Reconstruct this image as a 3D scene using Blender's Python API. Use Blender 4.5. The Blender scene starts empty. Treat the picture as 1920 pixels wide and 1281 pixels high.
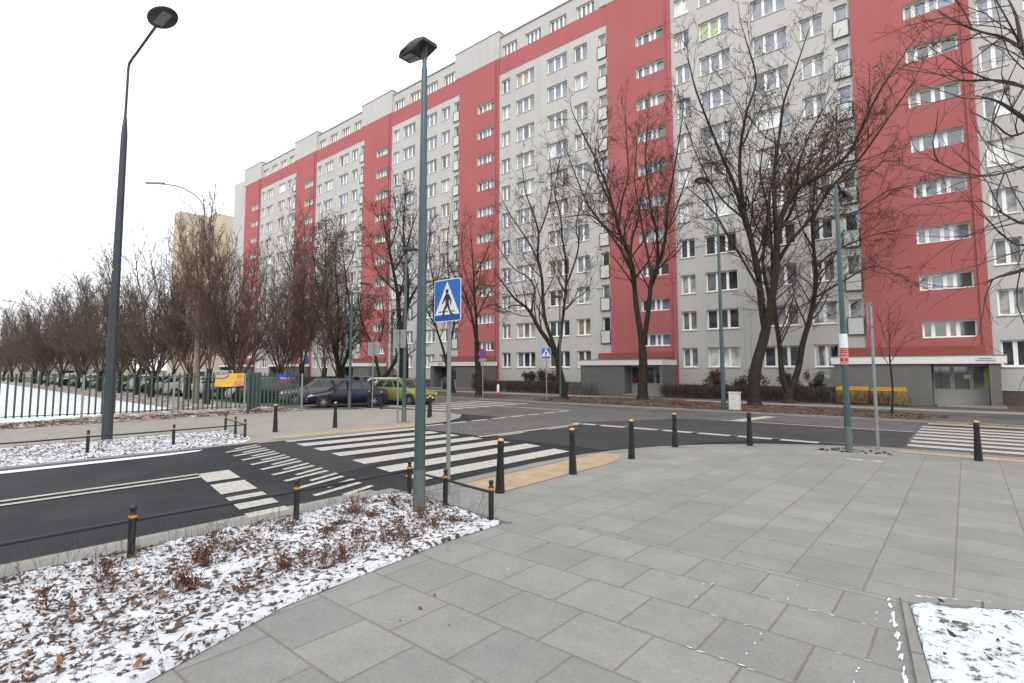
import bpy, bmesh, math, random
from mathutils import Vector, noise
R=math.radians
rnd=random.Random(7)
# ---------------------------------------------------------------- camera, world, light
S=bpy.context.scene
C=S.collection
CAMH=2.1; YAW=R(40.84); PIT=math.atan(79/1000.)
cam=bpy.data.cameras.new('camera'); camo=bpy.data.objects.new('camera',cam); C.objects.link(camo)
camo.location=(0,0,CAMH); camo.rotation_euler=(math.pi/2+PIT,0,YAW)
cam.sensor_width=36; cam.lens=36*1000/1920.; cam.shift_x=15/1920.; cam.shift_y=-28.5/1920.
cam.clip_end=2000; cam.clip_start=.05; S.camera=camo
W=bpy.data.worlds.new('World'); S.world=W; W.use_nodes=True
nt=W.node_tree; nt.nodes.clear()
sky=nt.nodes.new('ShaderNodeTexSky'); sky.sky_type='NISHITA'; sky.sun_disc=False
sky.sun_elevation=R(38); sky.sun_rotation=R(150); sky.dust_density=4
b1=nt.nodes.new('ShaderNodeBackground'); b1.inputs[1].default_value=.05
b2=nt.nodes.new('ShaderNodeBackground'); b2.inputs[0].default_value=(.97,.985,1,1); b2.inputs[1].default_value=1.15
ad=nt.nodes.new('ShaderNodeAddShader'); ow=nt.nodes.new('ShaderNodeOutputWorld')
nt.links.new(sky.outputs[0],b1.inputs[0]); nt.links.new(b1.outputs[0],ad.inputs[0]); nt.links.new(b2.outputs[0],ad.inputs[1]); nt.links.new(ad.outputs[0],ow.inputs[0])
sun=bpy.data.lights.new('sun','SUN'); sun.energy=.8; sun.angle=R(25); sun.color=(1,.98,.95)
suno=bpy.data.objects.new('sun',sun); C.objects.link(suno); suno.rotation_euler=(R(42),0,R(35))
S.view_settings.view_transform='Standard'; S.view_settings.look='None'; S.view_settings.gamma=1
S.view_settings.exposure=.27
S.render.resolution_x=1024; S.render.resolution_y=683

# ---------------------------------------------------------------- pixel helpers (source photo 1920 wide)
_fw=Vector((-math.sin(YAW)*math.cos(PIT),math.cos(YAW)*math.cos(PIT),math.sin(PIT)))
_rt=Vector((math.cos(YAW),math.sin(YAW),0)); _up=_rt.cross(_fw)
def ray(x,y): return _fw+_rt*((x-945)/1000.)-_up*((y-612)/1000.)
def G(x,y,z=0.):
    d=ray(x,y); t=(z-CAMH)/d.z; return Vector((d.x*t,d.y*t,z))
def AT(x,y,depth): return Vector((0,0,CAMH))+ray(x,y)*depth
def DEP(p): return (Vector(p)-Vector((0,0,CAMH))).dot(_fw)
# ---------------------------------------------------------------- materials
MATS={}
def pm(name,col=0,rough=.7,var=.12,scale=6.,bump=0.,metal=0.,spec=.5,emit=None,coat=0.,detail=5):
    if name in MATS: return MATS[name]
    m=bpy.data.materials.new(name); m.use_nodes=True; n=m.node_tree; b=n.nodes['Principled BSDF']
    b.inputs['Roughness'].default_value=rough; b.inputs['Metallic'].default_value=metal
    b.inputs['Specular IOR Level'].default_value=spec; b.inputs['Coat Weight'].default_value=coat
    c=(col[0],col[1],col[2],1)
    if var>0:
        tc=n.nodes.new('ShaderNodeTexCoord'); no=n.nodes.new('ShaderNodeTexNoise'); no.inputs['Scale'].default_value=scale; no.inputs['Detail'].default_value=detail
        n.links.new(tc.outputs['Object'],no.inputs['Vector'])
        r=n.nodes.new('ShaderNodeValToRGB'); n.links.new(no.outputs[0],r.inputs[0])
        r.color_ramp.elements[0].position=.3; r.color_ramp.elements[1].position=.7
        r.color_ramp.elements[0].color=tuple(max(0,v*(1-var)) for v in col)+(1,)
        r.color_ramp.elements[1].color=tuple(min(1,v*(1+var)) for v in col)+(1,)
        n.links.new(r.outputs[0],b.inputs['Base Color'])
        if bump:
            bn=n.nodes.new('ShaderNodeBump'); bn.inputs['Strength'].default_value=bump; bn.inputs['Distance'].default_value=.02
            n.links.new(no.outputs[0],bn.inputs['Height']); n.links.new(bn.outputs[0],b.inputs['Normal'])
    else: b.inputs['Base Color'].default_value=c
    MATS[name]=m; return m
def mixmat(name,c1,c2,scale,lo,hi,rough=.9,c3=None,s3=1.,lo3=.5,hi3=.6,bump=.3,dist=.02,detail=8):
    """two noise-mixed colours, an optional third patch colour"""
    m=bpy.data.materials.new(name); m.use_nodes=True; n=m.node_tree; b=n.nodes['Principled BSDF']; L=n.links.new
    b.inputs['Roughness'].default_value=rough; b.inputs['Specular IOR Level'].default_value=.3
    tc=n.nodes.new('ShaderNodeTexCoord')
    def ns(s,d=detail):
        no=n.nodes.new('ShaderNodeTexNoise'); no.inputs['Scale'].default_value=s; no.inputs['Detail'].default_value=d; no.inputs['Roughness'].default_value=.65; L(tc.outputs['Object'],no.inputs['Vector']); return no
    def rmp(src,a,z):
        r=n.nodes.new('ShaderNodeMapRange'); r.inputs['From Min'].default_value=a; r.inputs['From Max'].default_value=z; L(src,r.inputs['Value']); return r.outputs[0]
    a=ns(scale); mx=n.nodes.new('ShaderNodeMix'); mx.data_type='RGBA'; L(rmp(a.outputs[0],lo,hi),mx.inputs['Factor'])
    mx.inputs['A'].default_value=c1+(1,); mx.inputs['B'].default_value=c2+(1,); out=mx.outputs['Result']
    if c3:
        k=ns(s3,5); m2=n.nodes.new('ShaderNodeMix'); m2.data_type='RGBA'; L(rmp(k.outputs[0],lo3,hi3),m2.inputs['Factor']); L(out,m2.inputs['A']); m2.inputs['B'].default_value=c3+(1,); out=m2.outputs['Result']
    f=ns(scale*6,6); hm=n.nodes.new('ShaderNodeMix'); hm.data_type='RGBA'; hm.blend_type='MULTIPLY'; hm.inputs['Factor'].default_value=.35
    L(out,hm.inputs['A']); L(f.outputs[0],hm.inputs['B']); 
    sc=n.nodes.new('ShaderNodeMix'); sc.data_type='RGBA'; sc.blend_type='MULTIPLY'; sc.inputs['Factor'].default_value=1; L(hm.outputs['Result'],sc.inputs['A']); sc.inputs['B'].default_value=(1.2,1.2,1.2,1)
    L(sc.outputs['Result'],b.inputs['Base Color'])
    bn=n.nodes.new('ShaderNodeBump'); bn.inputs['Strength'].default_value=bump; bn.inputs['Distance'].default_value=dist; L(a.outputs[0],bn.inputs['Height']); L(bn.outputs[0],b.inputs['Normal'])
    MATS[name]=m; return m
def brickmat(name,c1,c2,mortar,bw,bh,rot=0.,off=.5,ms=.01,rough=.8,var=.25,shift=(0,0),stain=.25,freq=2,mottle=1.1):
    m=bpy.data.materials.new(name); m.use_nodes=True; n=m.node_tree; b=n.nodes['Principled BSDF']; L=n.links.new
    b.inputs['Roughness'].default_value=rough; b.inputs['Specular IOR Level'].default_value=.35
    tc=n.nodes.new('ShaderNodeTexCoord'); mp=n.nodes.new('ShaderNodeMapping'); mp.inputs['Rotation'].default_value=(0,0,rot); mp.inputs['Location'].default_value=(shift[0],shift[1],0)
    L(tc.outputs['Object'],mp.inputs['Vector'])
    br=n.nodes.new('ShaderNodeTexBrick'); br.offset=off; br.offset_frequency=freq; br.inputs['Scale'].default_value=1
    br.inputs['Brick Width'].default_value=bw; br.inputs['Row Height'].default_value=bh; br.inputs['Mortar Size'].default_value=ms; br.inputs['Mortar Smooth'].default_value=.4; br.inputs['Bias'].default_value=0
    br.inputs['Color1'].default_value=c1+(1,); br.inputs['Color2'].default_value=c2+(1,); br.inputs['Mortar'].default_value=mortar+(1,)
    L(mp.outputs[0],br.inputs['Vector'])
    no=n.nodes.new('ShaderNodeTexNoise'); no.inputs['Scale'].default_value=mottle; no.inputs['Detail'].default_value=9; no.inputs['Roughness'].default_value=.7; L(tc.outputs['Object'],no.inputs['Vector'])
    r=n.nodes.new('ShaderNodeMapRange'); r.inputs['From Min'].default_value=.3; r.inputs['From Max'].default_value=.7; r.inputs['To Min'].default_value=1-stain*.55; r.inputs['To Max'].default_value=1+stain*.3; L(no.outputs[0],r.inputs['Value'])
    n2=n.nodes.new('ShaderNodeTexNoise'); n2.inputs['Scale'].default_value=3.3; n2.inputs['Detail'].default_value=7; n2.inputs['Roughness'].default_value=.75; L(tc.outputs['Object'],n2.inputs['Vector'])
    r2=n.nodes.new('ShaderNodeMapRange'); r2.inputs['From Min'].default_value=.27; r2.inputs['From Max'].default_value=.345; r2.inputs['To Min'].default_value=1-stain*1.3; r2.inputs['To Max'].default_value=1; L(n2.outputs[0],r2.inputs['Value'])
    m0=n.nodes.new('ShaderNodeMath'); m0.operation='MULTIPLY'; L(r.outputs[0],m0.inputs[0]); L(r2.outputs[0],m0.inputs[1])
    n3=n.nodes.new('ShaderNodeTexNoise'); n3.inputs['Scale'].default_value=38; n3.inputs['Detail'].default_value=6; n3.inputs['Roughness'].default_value=.8; L(tc.outputs['Object'],n3.inputs['Vector'])
    r3=n.nodes.new('ShaderNodeMapRange'); r3.inputs['From Min'].default_value=.28; r3.inputs['From Max'].default_value=.72; r3.inputs['To Min'].default_value=1-stain*.75; r3.inputs['To Max'].default_value=1+stain*.45; L(n3.outputs[0],r3.inputs['Value'])
    mm=n.nodes.new('ShaderNodeMath'); mm.operation='MULTIPLY'; L(m0.outputs[0],mm.inputs[0]); L(r3.outputs[0],mm.inputs[1])
    mx=n.nodes.new('ShaderNodeMix'); mx.data_type='RGBA'; mx.blend_type='MULTIPLY'; mx.inputs['Factor'].default_value=1; L(br.outputs[0],mx.inputs['A']); L(mm.outputs[0],mx.inputs['B'])
    L(mx.outputs['Result'],b.inputs['Base Color'])
    bn=n.nodes.new('ShaderNodeBump'); bn.invert=True; bn.inputs['Strength'].default_value=.6; bn.inputs['Distance'].default_value=.008; L(br.outputs['Fac'],bn.inputs['Height']); L(bn.outputs[0],b.inputs['Normal'])
    MATS[name]=m; return m
# ---------------------------------------------------------------- mesh builder
class MB:
    def __init__(s): s.v=[]; s.f=[]; s.mi=[]; s.m=0
    def add(s,vs,fs):
        o=len(s.v); s.v+= [tuple(v) for v in vs]; s.f+= [tuple(i+o for i in f) for f in fs]; s.mi+=[s.m]*len(fs)
    def box(s,x0,x1,y0,y1,z0,z1):
        s.add([(x0,y0,z0),(x1,y0,z0),(x1,y1,z0),(x0,y1,z0),(x0,y0,z1),(x1,y0,z1),(x1,y1,z1),(x0,y1,z1)],
              [(0,3,2,1),(4,5,6,7),(0,1,5,4),(1,2,6,5),(2,3,7,6),(3,0,4,7)])
    def quad(s,a,b,c,d): s.add([a,b,c,d],[(0,1,2,3)])
    def poly(s,pts,z): s.add([(p[0],p[1],z) for p in pts],[tuple(range(len(pts)))])
    def prism(s,pts,z0,z1):
        n=len(pts); s.add([(p[0],p[1],z0) for p in pts]+[(p[0],p[1],z1) for p in pts],
            [tuple(range(n))[::-1],tuple(range(n,2*n))]+[(i,(i+1)%n,n+(i+1)%n,n+i) for i in range(n)])
    def tube(s,path,rad,sides=8,cap=True):
        path=[Vector(p) for p in path]; n=len(path)
        if not hasattr(rad,'__len__'): rad=[rad]*n
        vs=[];u=None
        for i,p in enumerate(path):
            t=(path[min(i+1,n-1)]-path[max(i-1,0)])
            if t.length<1e-7: t=Vector((0,0,1))
            t.normalize()
            if u is None: u=t.orthogonal().normalized()
            else:
                u=u-t*u.dot(t)
                u=u.normalized() if u.length>1e-6 else t.orthogonal().normalized()
            w=t.cross(u)
            for k in range(sides):
                a=2*math.pi*k/sides; vs.append(p+(u*math.cos(a)+w*math.sin(a))*rad[i])
        fs=[(i*sides+k,i*sides+(k+1)%sides,(i+1)*sides+(k+1)%sides,(i+1)*sides+k) for i in range(n-1) for k in range(sides)]
        if cap: fs+=[tuple(range(sides))[::-1],tuple(range((n-1)*sides,n*sides))]
        s.add(vs,fs)
    def lathe(s,prof,c=(0,0,0),sides=16,axis='z'):
        vs=[]
        for r,z in prof:
            for k in range(sides):
                a=2*math.pi*k/sides; x,y=r*math.cos(a),r*math.sin(a)
                vs.append((c[0]+x,c[1]+y,c[2]+z) if axis=='z' else ((c[0]+x,c[1]+z,c[2]+y) if axis=='y' else (c[0]+z,c[1]+x,c[2]+y)))
        n=len(prof)
        fs=[(i*sides+k,i*sides+(k+1)%sides,(i+1)*sides+(k+1)%sides,(i+1)*sides+k) for i in range(n-1) for k in range(sides)]
        fs+=[tuple(range(sides))[::-1],tuple(range((n-1)*sides,n*sides))]
        s.add(vs,fs)
    def build(s,name,mats,parent=None,smooth=False,loc=None,fix=True):
        me=bpy.data.meshes.new(name); me.from_pydata(s.v,[],s.f)
        if not isinstance(mats,(list,tuple)): mats=[mats]
        for m in mats: me.materials.append(m)
        if len(mats)>1: me.polygons.foreach_set('material_index',s.mi)
        if fix and len(s.f)<30000:
            bm=bmesh.new(); bm.from_mesh(me); bmesh.ops.recalc_face_normals(bm,faces=bm.faces); bm.to_mesh(me); bm.free()
        if smooth:
            me.polygons.foreach_set('use_smooth',[True]*len(me.polygons)); 
            if hasattr(me,'set_sharp_from_angle'): me.set_sharp_from_angle(angle=R(40))
        me.update()
        o=bpy.data.objects.new(name,me); C.objects.link(o)
        if parent is not None: o.parent=parent
        if loc is not None: o.location=loc
        return o
def tag(o,label,cat,group=None,kind=None):
    if label: o['label']=label
    if cat: o['category']=cat
    if group: o['group']=group
    if kind: o['kind']=kind
    return o
def thing(name,label,cat,loc=(0,0,0),rz=0,group=None,kind=None):
    o=bpy.data.objects.new(name,None); C.objects.link(o); o.location=loc; o.rotation_euler=(0,0,rz); o.empty_display_size=.3
    return tag(o,label,cat,group,kind)
def kids(o): return [c for c in C.objects if c.parent==o]
def copy_tree(o,parent=None):
    ch=kids(o)
    c=o.copy(); C.objects.link(c); c.parent=parent
    for k in ch: copy_tree(k,c)
    return c
def struct(mb,name,m):
    o=mb.build(name,m); o['kind']='structure'; return o
def text_mesh(txt,size,mat,name,parent,loc,rot,align='CENTER'):
    cu=bpy.data.curves.new(name,'FONT'); cu.body=txt; cu.size=size; cu.align_x=align; cu.align_y='CENTER'
    t=bpy.data.objects.new(name,cu); C.objects.link(t); bpy.context.view_layer.update()
    me=bpy.data.meshes.new_from_object(t.evaluated_get(bpy.context.evaluated_depsgraph_get())); C.objects.unlink(t); bpy.data.objects.remove(t)
    me.materials.clear(); me.materials.append(mat); o=bpy.data.objects.new(name,me); C.objects.link(o); o.parent=parent; o.location=loc; o.rotation_euler=rot
    return o
# ---------------------------------------------------------------- shared materials
asphalt=mixmat('asphalt',(.013,.014,.018),(.020,.021,.025),3.,.35,.65,rough=.75,c3=(.045,.045,.047),s3=.35,lo3=.5,hi3=.75,bump=.25,dist=.006)
asphalt_mid=mixmat('asphalt_mid',(.045,.044,.045),(.065,.063,.062),2.5,.35,.65,rough=.8,c3=(.04,.04,.042),s3=.3,lo3=.5,hi3=.65,bump=.25,dist=.006)
asphalt_old=mixmat('asphalt_worn',(.095,.09,.085),(.14,.133,.127),2.5,.35,.65,rough=.85,c3=(.065,.063,.063),s3=.25,lo3=.5,hi3=.65,bump=.25,dist=.006)
slabA=brickmat('slabs_far_row',(.255,.25,.228),(.295,.288,.266),(.215,.20,.165),.65,.645,rot=math.pi/2,shift=(0,.2),ms=.010,stain=.3)
slabB=brickmat('slabs_near_row',(.255,.25,.235),(.295,.288,.27),(.21,.195,.16),.65,.655,shift=(.0,-.125),ms=.011,stain=.34)
slabC=brickmat('slabs_small',(.29,.275,.24),(.32,.30,.265),(.22,.205,.18),.5,.5,ms=.008,stain=.15)
setts=brickmat('setts_grey',(.115,.107,.103),(.17,.16,.15),(.07,.066,.063),.22,.11,ms=.012,stain=.3,mottle=.5)
setts_dark=brickmat('setts_dark',(.032,.032,.036),(.05,.05,.053),(.024,.024,.026),.22,.11,ms=.01,stain=.3,mottle=.5)
tactile=brickmat('tactile_ochre',(.40,.30,.185),(.47,.355,.235),(.33,.24,.15),.32,.32,ms=.006,stain=.18,mottle=2)
kerbm=brickmat('kerb_stone',(.24,.235,.215),(.28,.27,.25),(.12,.11,.10),1.0,1.0,off=0,ms=.01,stain=.25)
paint=mixmat('road_paint',(.54,.515,.455),(.42,.40,.36),9.,.4,.62,rough=.7,c3=(.24,.23,.215),s3=21.,lo3=.53,hi3=.68,bump=.2,dist=.003)
snowm=mixmat('snow',(.70,.73,.78),(.78,.8,.84),6.,.3,.7,rough=.7,bump=.4,dist=.03)
snowpatch=mixmat('snow_patchy',(.70,.72,.77),(.085,.05,.034),13.,.50,.56,rough=.85,c3=(.72,.75,.80),s3=3.0,lo3=.55,hi3=.62,bump=.9,dist=.03)
snowpatchR=mixmat('snow_green',(.70,.75,.78),(.12,.12,.09),11.,.54,.62,rough=.85,c3=(.70,.76,.79),s3=2.6,lo3=.55,hi3=.62,bump=.9,dist=.03)
soil=mixmat('soil_leaves',(.075,.05,.036),(.125,.085,.06),5.,.35,.65,rough=.95,c3=(.45,.40,.36),s3=1.6,lo3=.62,hi3=.72,bump=.7,dist=.03)
soil2=mixmat('soil_dark',(.075,.058,.042),(.12,.095,.07),2.,.35,.65,rough=.95,c3=(.10,.105,.05),s3=.7,lo3=.5,hi3=.65,bump=.5,dist=.03)
snowyleaf=mixmat('verge_snow_leaves',(.20,.13,.09),(.62,.60,.60),2.2,.47,.6,rough=.9,bump=.5)
# ---------------------------------------------------------------- ground, streets
b=MB(); b.poly([(-700,-500),(500,-500),(500,500),(-700,500)],-.03); struct(b,'ground',soil2)
b=MB(); b.poly([(-15.0,-120),(-7.3,-120),(-7.3,12.5),(-7.3,17.5),(-15.0,17.5)],0.); struct(b,'side_street',asphalt)
b=MB(); b.poly([(-240,17.51),(60,17.51),(60,26.35),(-240,26.35)],0.002); struct(b,'main_street',asphalt_old)
b=MB(); b.poly([(-120,13.6),(-25.1,13.6),(-22.6,16.9),(-20,17.508),(-120,17.508)],0.001); struct(b,'parking_lane',asphalt_old)
b=MB(); b.poly([(-7.35,5.5),(-6.7,5.5),(-6.5,12.3),(-5.5,14.2),(-3.0,16.5),(.5,17.3),(.5,17.52),(-7.35,17.515)],0.0012); b.poly([(-24.5,13.2),(-14.9,13.2),(-14.9,17.53),(-24.5,17.53)],.0025); struct(b,'junction_corner',asphalt)
b=MB(); b.poly([(-11.2,12.2),(-7.1,12.2),(-5.6,15.4),(-4.2,17.2),(-11.0,17.3)],0.006); struct(b,'dark_sett_paving',setts_dark)
b=MB(); b.poly([(-15.0,5.9),(-9.5,5.7),(-9.9,7.3),(-14.9,7.9)],0.006); struct(b,'dark_sett_crossing_strip',setts_dark)
b=MB(); b.poly([(-15.0,12.3),(-11.25,12.2),(-11.0,17.4),(-8,17.6),(-8.5,21.8),(-15.0,21.8)],0.008); struct(b,'sett_junction_paving',setts)
b=MB(); b.poly([(-11.5,17.8),(-1.4,17.8),(-1.4,22.1),(-9,22.1)],0.009); struct(b,'patched_asphalt_lane',asphalt_mid)
# near pavement
corner=[(-7.3,5.75),(-7.3,9.6),(-7.15,11.2),(-6.85,12.4),(-6.3,13.7),(-5.4,14.95),(-4.4,15.95),(-3.2,16.75),(-1.9,17.3),(-.6,17.5),(60,17.5)]
def off(poly,d):
    out=[]
    for i,p in enumerate(poly):
        a=Vector(poly[max(i-1,0)]); c=Vector(poly[min(i+1,len(poly)-1)]); t=(c-a).normalized(); out.append((p[0]+t.y*d,p[1]-t.x*d))
    return out
inner=off(corner,.3)
b=MB(); b.poly(inner+[(60,6.12),(-6.9,6.12)],.020)
struct(b,'pavement_far_slabs',slabA)
b=MB(); b.poly([(-6.9,6.12),(60,6.12),(60,-60),(-6.9,-60)],.018); struct(b,'pavement_near_slabs',slabB)
b=MB()
for i in range(len(corner)-1):
    a,c,d,e=corner[i],corner[i+1],inner[i+1],inner[i]
    b.prism([a,c,d,e],-.02,.026)
struct(b,'corner_kerb',kerbm)
b=MB(); b.poly([(-6.98,6.75),(-6.03,6.95),(-6.03,10.6),(-6.35,11.7),(-6.9,11.6),(-6.95,9.8)],.028)
b.poly([(-1.35,16.55),(14,16.55),(14,17.05),(-1.35,17.05)],.028)
b.poly([(-1.2,25.5),(14,25.5),(14,26.2),(-1.2,26.2)],.028)
b.poly([(-16.15,7.75),(-15.45,7.65),(-15.15,12.6),(-15.8,13.2)],.028)
b.poly([(-24.2,16.2),(-23.4,16.9),(-20.2,17.3),(-20.2,16.8),(-22.8,16.2)],.028)
struct(b,'tactile_paving',tactile)
# lighter slab row beside kerb
b=MB(); b.box(-7.52,-7.2,-60,5.75,-.02,.07); struct(b,'kerb_near',kerbm)
b=MB(); b.box(-15.32,-15.0,-60,6.9,-.02,.05); b.box(-15.32,-15.0,6.9,13.0,-.02,.024); struct(b,'kerb_far',kerbm)
b=MB(); b.box(-7.9,-7.52,-60,5.6,-.02,.012); struct(b,'gutter_near',slabC)
# opposite pavement
b=MB(); b.poly([(-15.32,-60),(-15.32,13.0),(-15.6,14.6),(-16.3,16.0),(-17.4,17.2),(-19,17.6),(-22.8,17.0),(-25.1,14.0),(-25.1,-60)],.018); struct(b,'pavement_opposite',slabC)
# far side of main street
b=MB(); b.box(-240,60,26.35,26.6,-.02,.08); struct(b,'kerb_far_side',kerbm)
b=MB(); b.poly([(-240,26.6),(60,26.6),(60,36.6),(-240,36.6)],.03); struct(b,'far_pavement',asphalt_old)
b=MB(); b.poly([(-240,33.4),(60,33.4),(60,34.9),(-240,34.9)],.036); struct(b,'far_footpath_slabs',slabC)
b=MB(); b.poly([(-240,36.6),(60,36.6),(60,41),(-240,41)],.034); struct(b,'building_verge',soil2)
def gridpatch(poly_fn,x0,x1,y0,y1,st,amp,zoff,sc=3.):
    nx=int((x1-x0)/st);ny=int((y1-y0)/st); bb=MB(); vs={}
    def vid(i,j):
        if (i,j) not in vs:
            x=x0+i*st;y=y0+j*st; vs[(i,j)]=len(bb.v)
            z=zoff+amp*(noise.noise(Vector((x*sc,y*sc,0)))*.6+noise.noise(Vector((x*sc*3,y*sc*3,5)))*.3+.5)
            bb.v.append((x,y,z))
        return vs[(i,j)]
    for i in range(-1,nx+1):
        for j in range(-1,ny+1):
            if any(poly_fn(x0+(i+a)*st,y0+(j+c)*st) for a in (0,1) for c in (0,1)): bb.f.append((vid(i,j),vid(i+1,j),vid(i+1,j+1),vid(i,j+1))); bb.mi.append(0)
    P=poly_fn.poly; n=len(P)
    for q,v in enumerate(bb.v):
        if poly_fn(v[0],v[1]) : 
            continue
        best=None
        for i in range(n):
            a=Vector(P[i]);d=Vector(P[(i+1)%n])-a; t=max(0,min(1,(Vector(v[:2])-a).dot(d)/d.length_squared)); c=a+d*t; e=(c-Vector(v[:2])).length
            if best is None or e<best[0]: best=(e,c)
        bb.v[q]=(best[1].x,best[1].y,.021+.1*(v[2]-zoff))
    return bb
def pip(poly):
    def f(x,y):
        c=False;n=len(poly)
        for i in range(n):
            a,bq=poly[i],poly[(i+1)%n]
            if (a[1]>y)!=(bq[1]>y) and x<(bq[0]-a[0])*(y-a[1])/(bq[1]-a[1])+a[0]: c=not c
        return c
    f.poly=poly
    return f
nearbed=[(-7.2,-5),(-7.2,5.7),(-6.95,5.75),(-4.82,5.52),(-4.84,4.5),(-4.62,2.4),(-4.2,1.2),(-3.2,-1.5),(-2.2,-5)]
farbed=[(-19.3,-14),(-18.85,7.6),(-16.2,7.25),(-15.35,6.7),(-15.35,-14)]
rbed=[(-.48,6.03),(.5,6.58),(2.2,7.42),(6,9.2),(6,.8),(.35,.8),(-.09,3.4)]
leafbed=[(-20.6,26.62),(-2.4,26.62),(-.6,29.3),(-3,31),(-5,31.2),(-11,31.8),(-14,33),(-18,33.2),(-21.2,32),(-22.2,29)]
o=gridpatch(pip(nearbed),-7.2,-1,-5,5.8,.05,.07,.03).build('snowy_planting_bed',snowpatch,smooth=True,fix=False); o['kind']='structure'
o=gridpatch(pip(farbed),-19.3,-15.3,-14,7.7,.1,.07,.02).build('snowy_bed_opposite',snowpatch,smooth=True,fix=False); o['kind']='structure'
o=gridpatch(pip(rbed),-.5,6,.8,9.2,.05,.06,.02).build('snowy_bed_corner',snowpatchR,smooth=True,fix=False); o['kind']='structure'
o=gridpatch(pip(leafbed),-22.3,-.4,26.62,33.4,.15,.14,.04,1.5).build('leafy_verge',soil,smooth=True,fix=False); o['kind']='structure'
lf2=[(-75,26.62),(-27,26.62),(-25.5,29),(-27,32),(-75,32)]
b=MB(); b.poly(lf2,.05); struct(b,'leafy_verge_left',soil)
b=MB(); b.poly([(-200,-40),(-27.2,-40),(-27.2,3),(-28.2,4.2),(-31.4,10.0),(-110,10.9),(-200,11)],.02); struct(b,'snow_lawn',snowm)
b=MB(); b.poly([(-200,10.9),(-110,10.85),(-31.4,9.9),(-28,4.2),(-27,-40),(-25.1,-40),(-25.1,14),(-200,14)],.028); struct(b,'leafy_ground_behind_fence',snowyleaf)
b=MB()
pts=[(-15.0,-20),(-14.6,-20),(-14.62,2),(-14.66,4.6),(-14.8,5.3),(-15.0,5.5)]; b.poly(pts,.014)
tag(b.build('snow_strip',snowm),'thin strip of white snow along the opposite kerb','snow',kind='stuff')
# kerb round corner bed
b=MB(); b.prism([(-.5,6.02),(.55,6.62),(2.2,7.42),(2.2,7.52),(.5,6.74),(-.56,6.14)],0,.05); b.prism([(-.5,6.02),(-.56,6.14),(-.2,3.4),(.25,.8),(.35,.8),(-.09,3.4)],0,.05); struct(b,'bed_edging',kerbm)
b=MB(); b.prism([(-6.98,5.8),(-4.78,5.58),(-4.74,5.64),(-6.95,5.88)],0,.045); struct(b,'bed_edging_barrier_side',kerbm)
# ---------------------------------------------------------------- road markings (thin sheets)
b=MB(); Z=.013
def strip(x0,x1,y0,y1,z=None): b.poly([(x0,y0),(x1,y0),(x1,y1),(x0,y1)],Z if z is None else z)
ZL=[(-15.0,-14.6,7.72,12.3,.27),(-13.9,-13.38,7.6,12.05,.3),(-12.8,-12.36,7.48,11.96,.29),(-11.7,-11.28,7.33,11.9,.28),(-10.42,-10.2,7.1,11.83,.32),(-9.23,-9.1,6.9,11.82,.3),(-8.1,-7.97,6.75,11.55,.29)]
for xl,xr,yl,yr,h in ZL: b.poly([(xl-h,yl),(xl+h,yl-.1),(xr+h,yr-.12),(xr-h,yr)],Z)
for i in range(9):
    t=i/8; xl=-14.08+i*.73; yl=5.69-.94*t; yr=6.74-.9*t; h=.07; sk=.42-.12*t
    b.poly([(xl-h,yl),(xl+h,yl),(xl-sk+h,yr),(xl-sk-h,yr)],Z)
for i in range(10):
    t=i/9; xl=-14.48+i*.73; yl=6.07-.97*t; yr=6.8-.98*t; h=.065; sk=.36-.12*t
    b.poly([(xl-h,yl),(xl+h,yl),(xl-sk+h,yr),(xl-sk-h,yr)],Z)
for x0,x1 in ((-11.64,-10.68),(-10.39,-9.48),(-9.19,-8.91),(-8.7,-8.27),(-7.98,-7.6)):
    f=lambda x:4.17-(x+11.64)*.18
    b.poly([(x0,f(x0)),(x1,f(x1)),(x1,f(x1)+.6),(x0,f(x0)+.6)],Z)
strip(-11.7,-11.57,-60,4.2); strip(-11.36,-11.23,-60,4.12)
y=13.0
while y<22.4: b.poly([(-15.13,y),(-14.9,y),(-14.9,y+.9),(-15.13,y+.9)],.014); y+=1.2
b.poly([(-11.47,12.0),(-11.33,12.0),(-11.05,17.45),(-11.2,17.45)],.014)
b.poly([(-11.2,12.6),(-11.08,12.6),(-11.02,13.8),(-11.14,13.8)],.014); b.poly([(-11.05,15.0),(-10.93,15.0),(-10.9,16.2),(-11.02,16.2)],.014)
x=-11.5
while x<-3.4: b.poly([(x,17.18),(x+.98,17.18),(x+.98,17.5),(x,17.5)],.014); x+=1.21
strip(-7.6,-1.45,22.22,22.36); b.poly([(-7.3,22.4),(-6.8,22.4),(-6.3,25.3),(-6.8,25.3)],.014)
b.poly([(-24,22.4),(-15.1,22.35),(-15.1,22.55),(-24,22.6)],.014)
for k in range(7):
    y=18.15+k*1.02; b.poly([(-1.32,y),(9,y),(9,y+.5),(-1.32,y+.5)],.014)
for k in range(7):
    y=18.2+k*1.07; b.poly([(-24.4,y),(-19.7,y),(-19.7,y+.5),(-24.4,y+.5)],.014)
x=-30
while x>-110: b.poly([(x-2,22.4),(x,22.4),(x,22.52),(x-2,22.52)],.014); x-=6
struct(b,'road_markings',paint)
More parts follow.
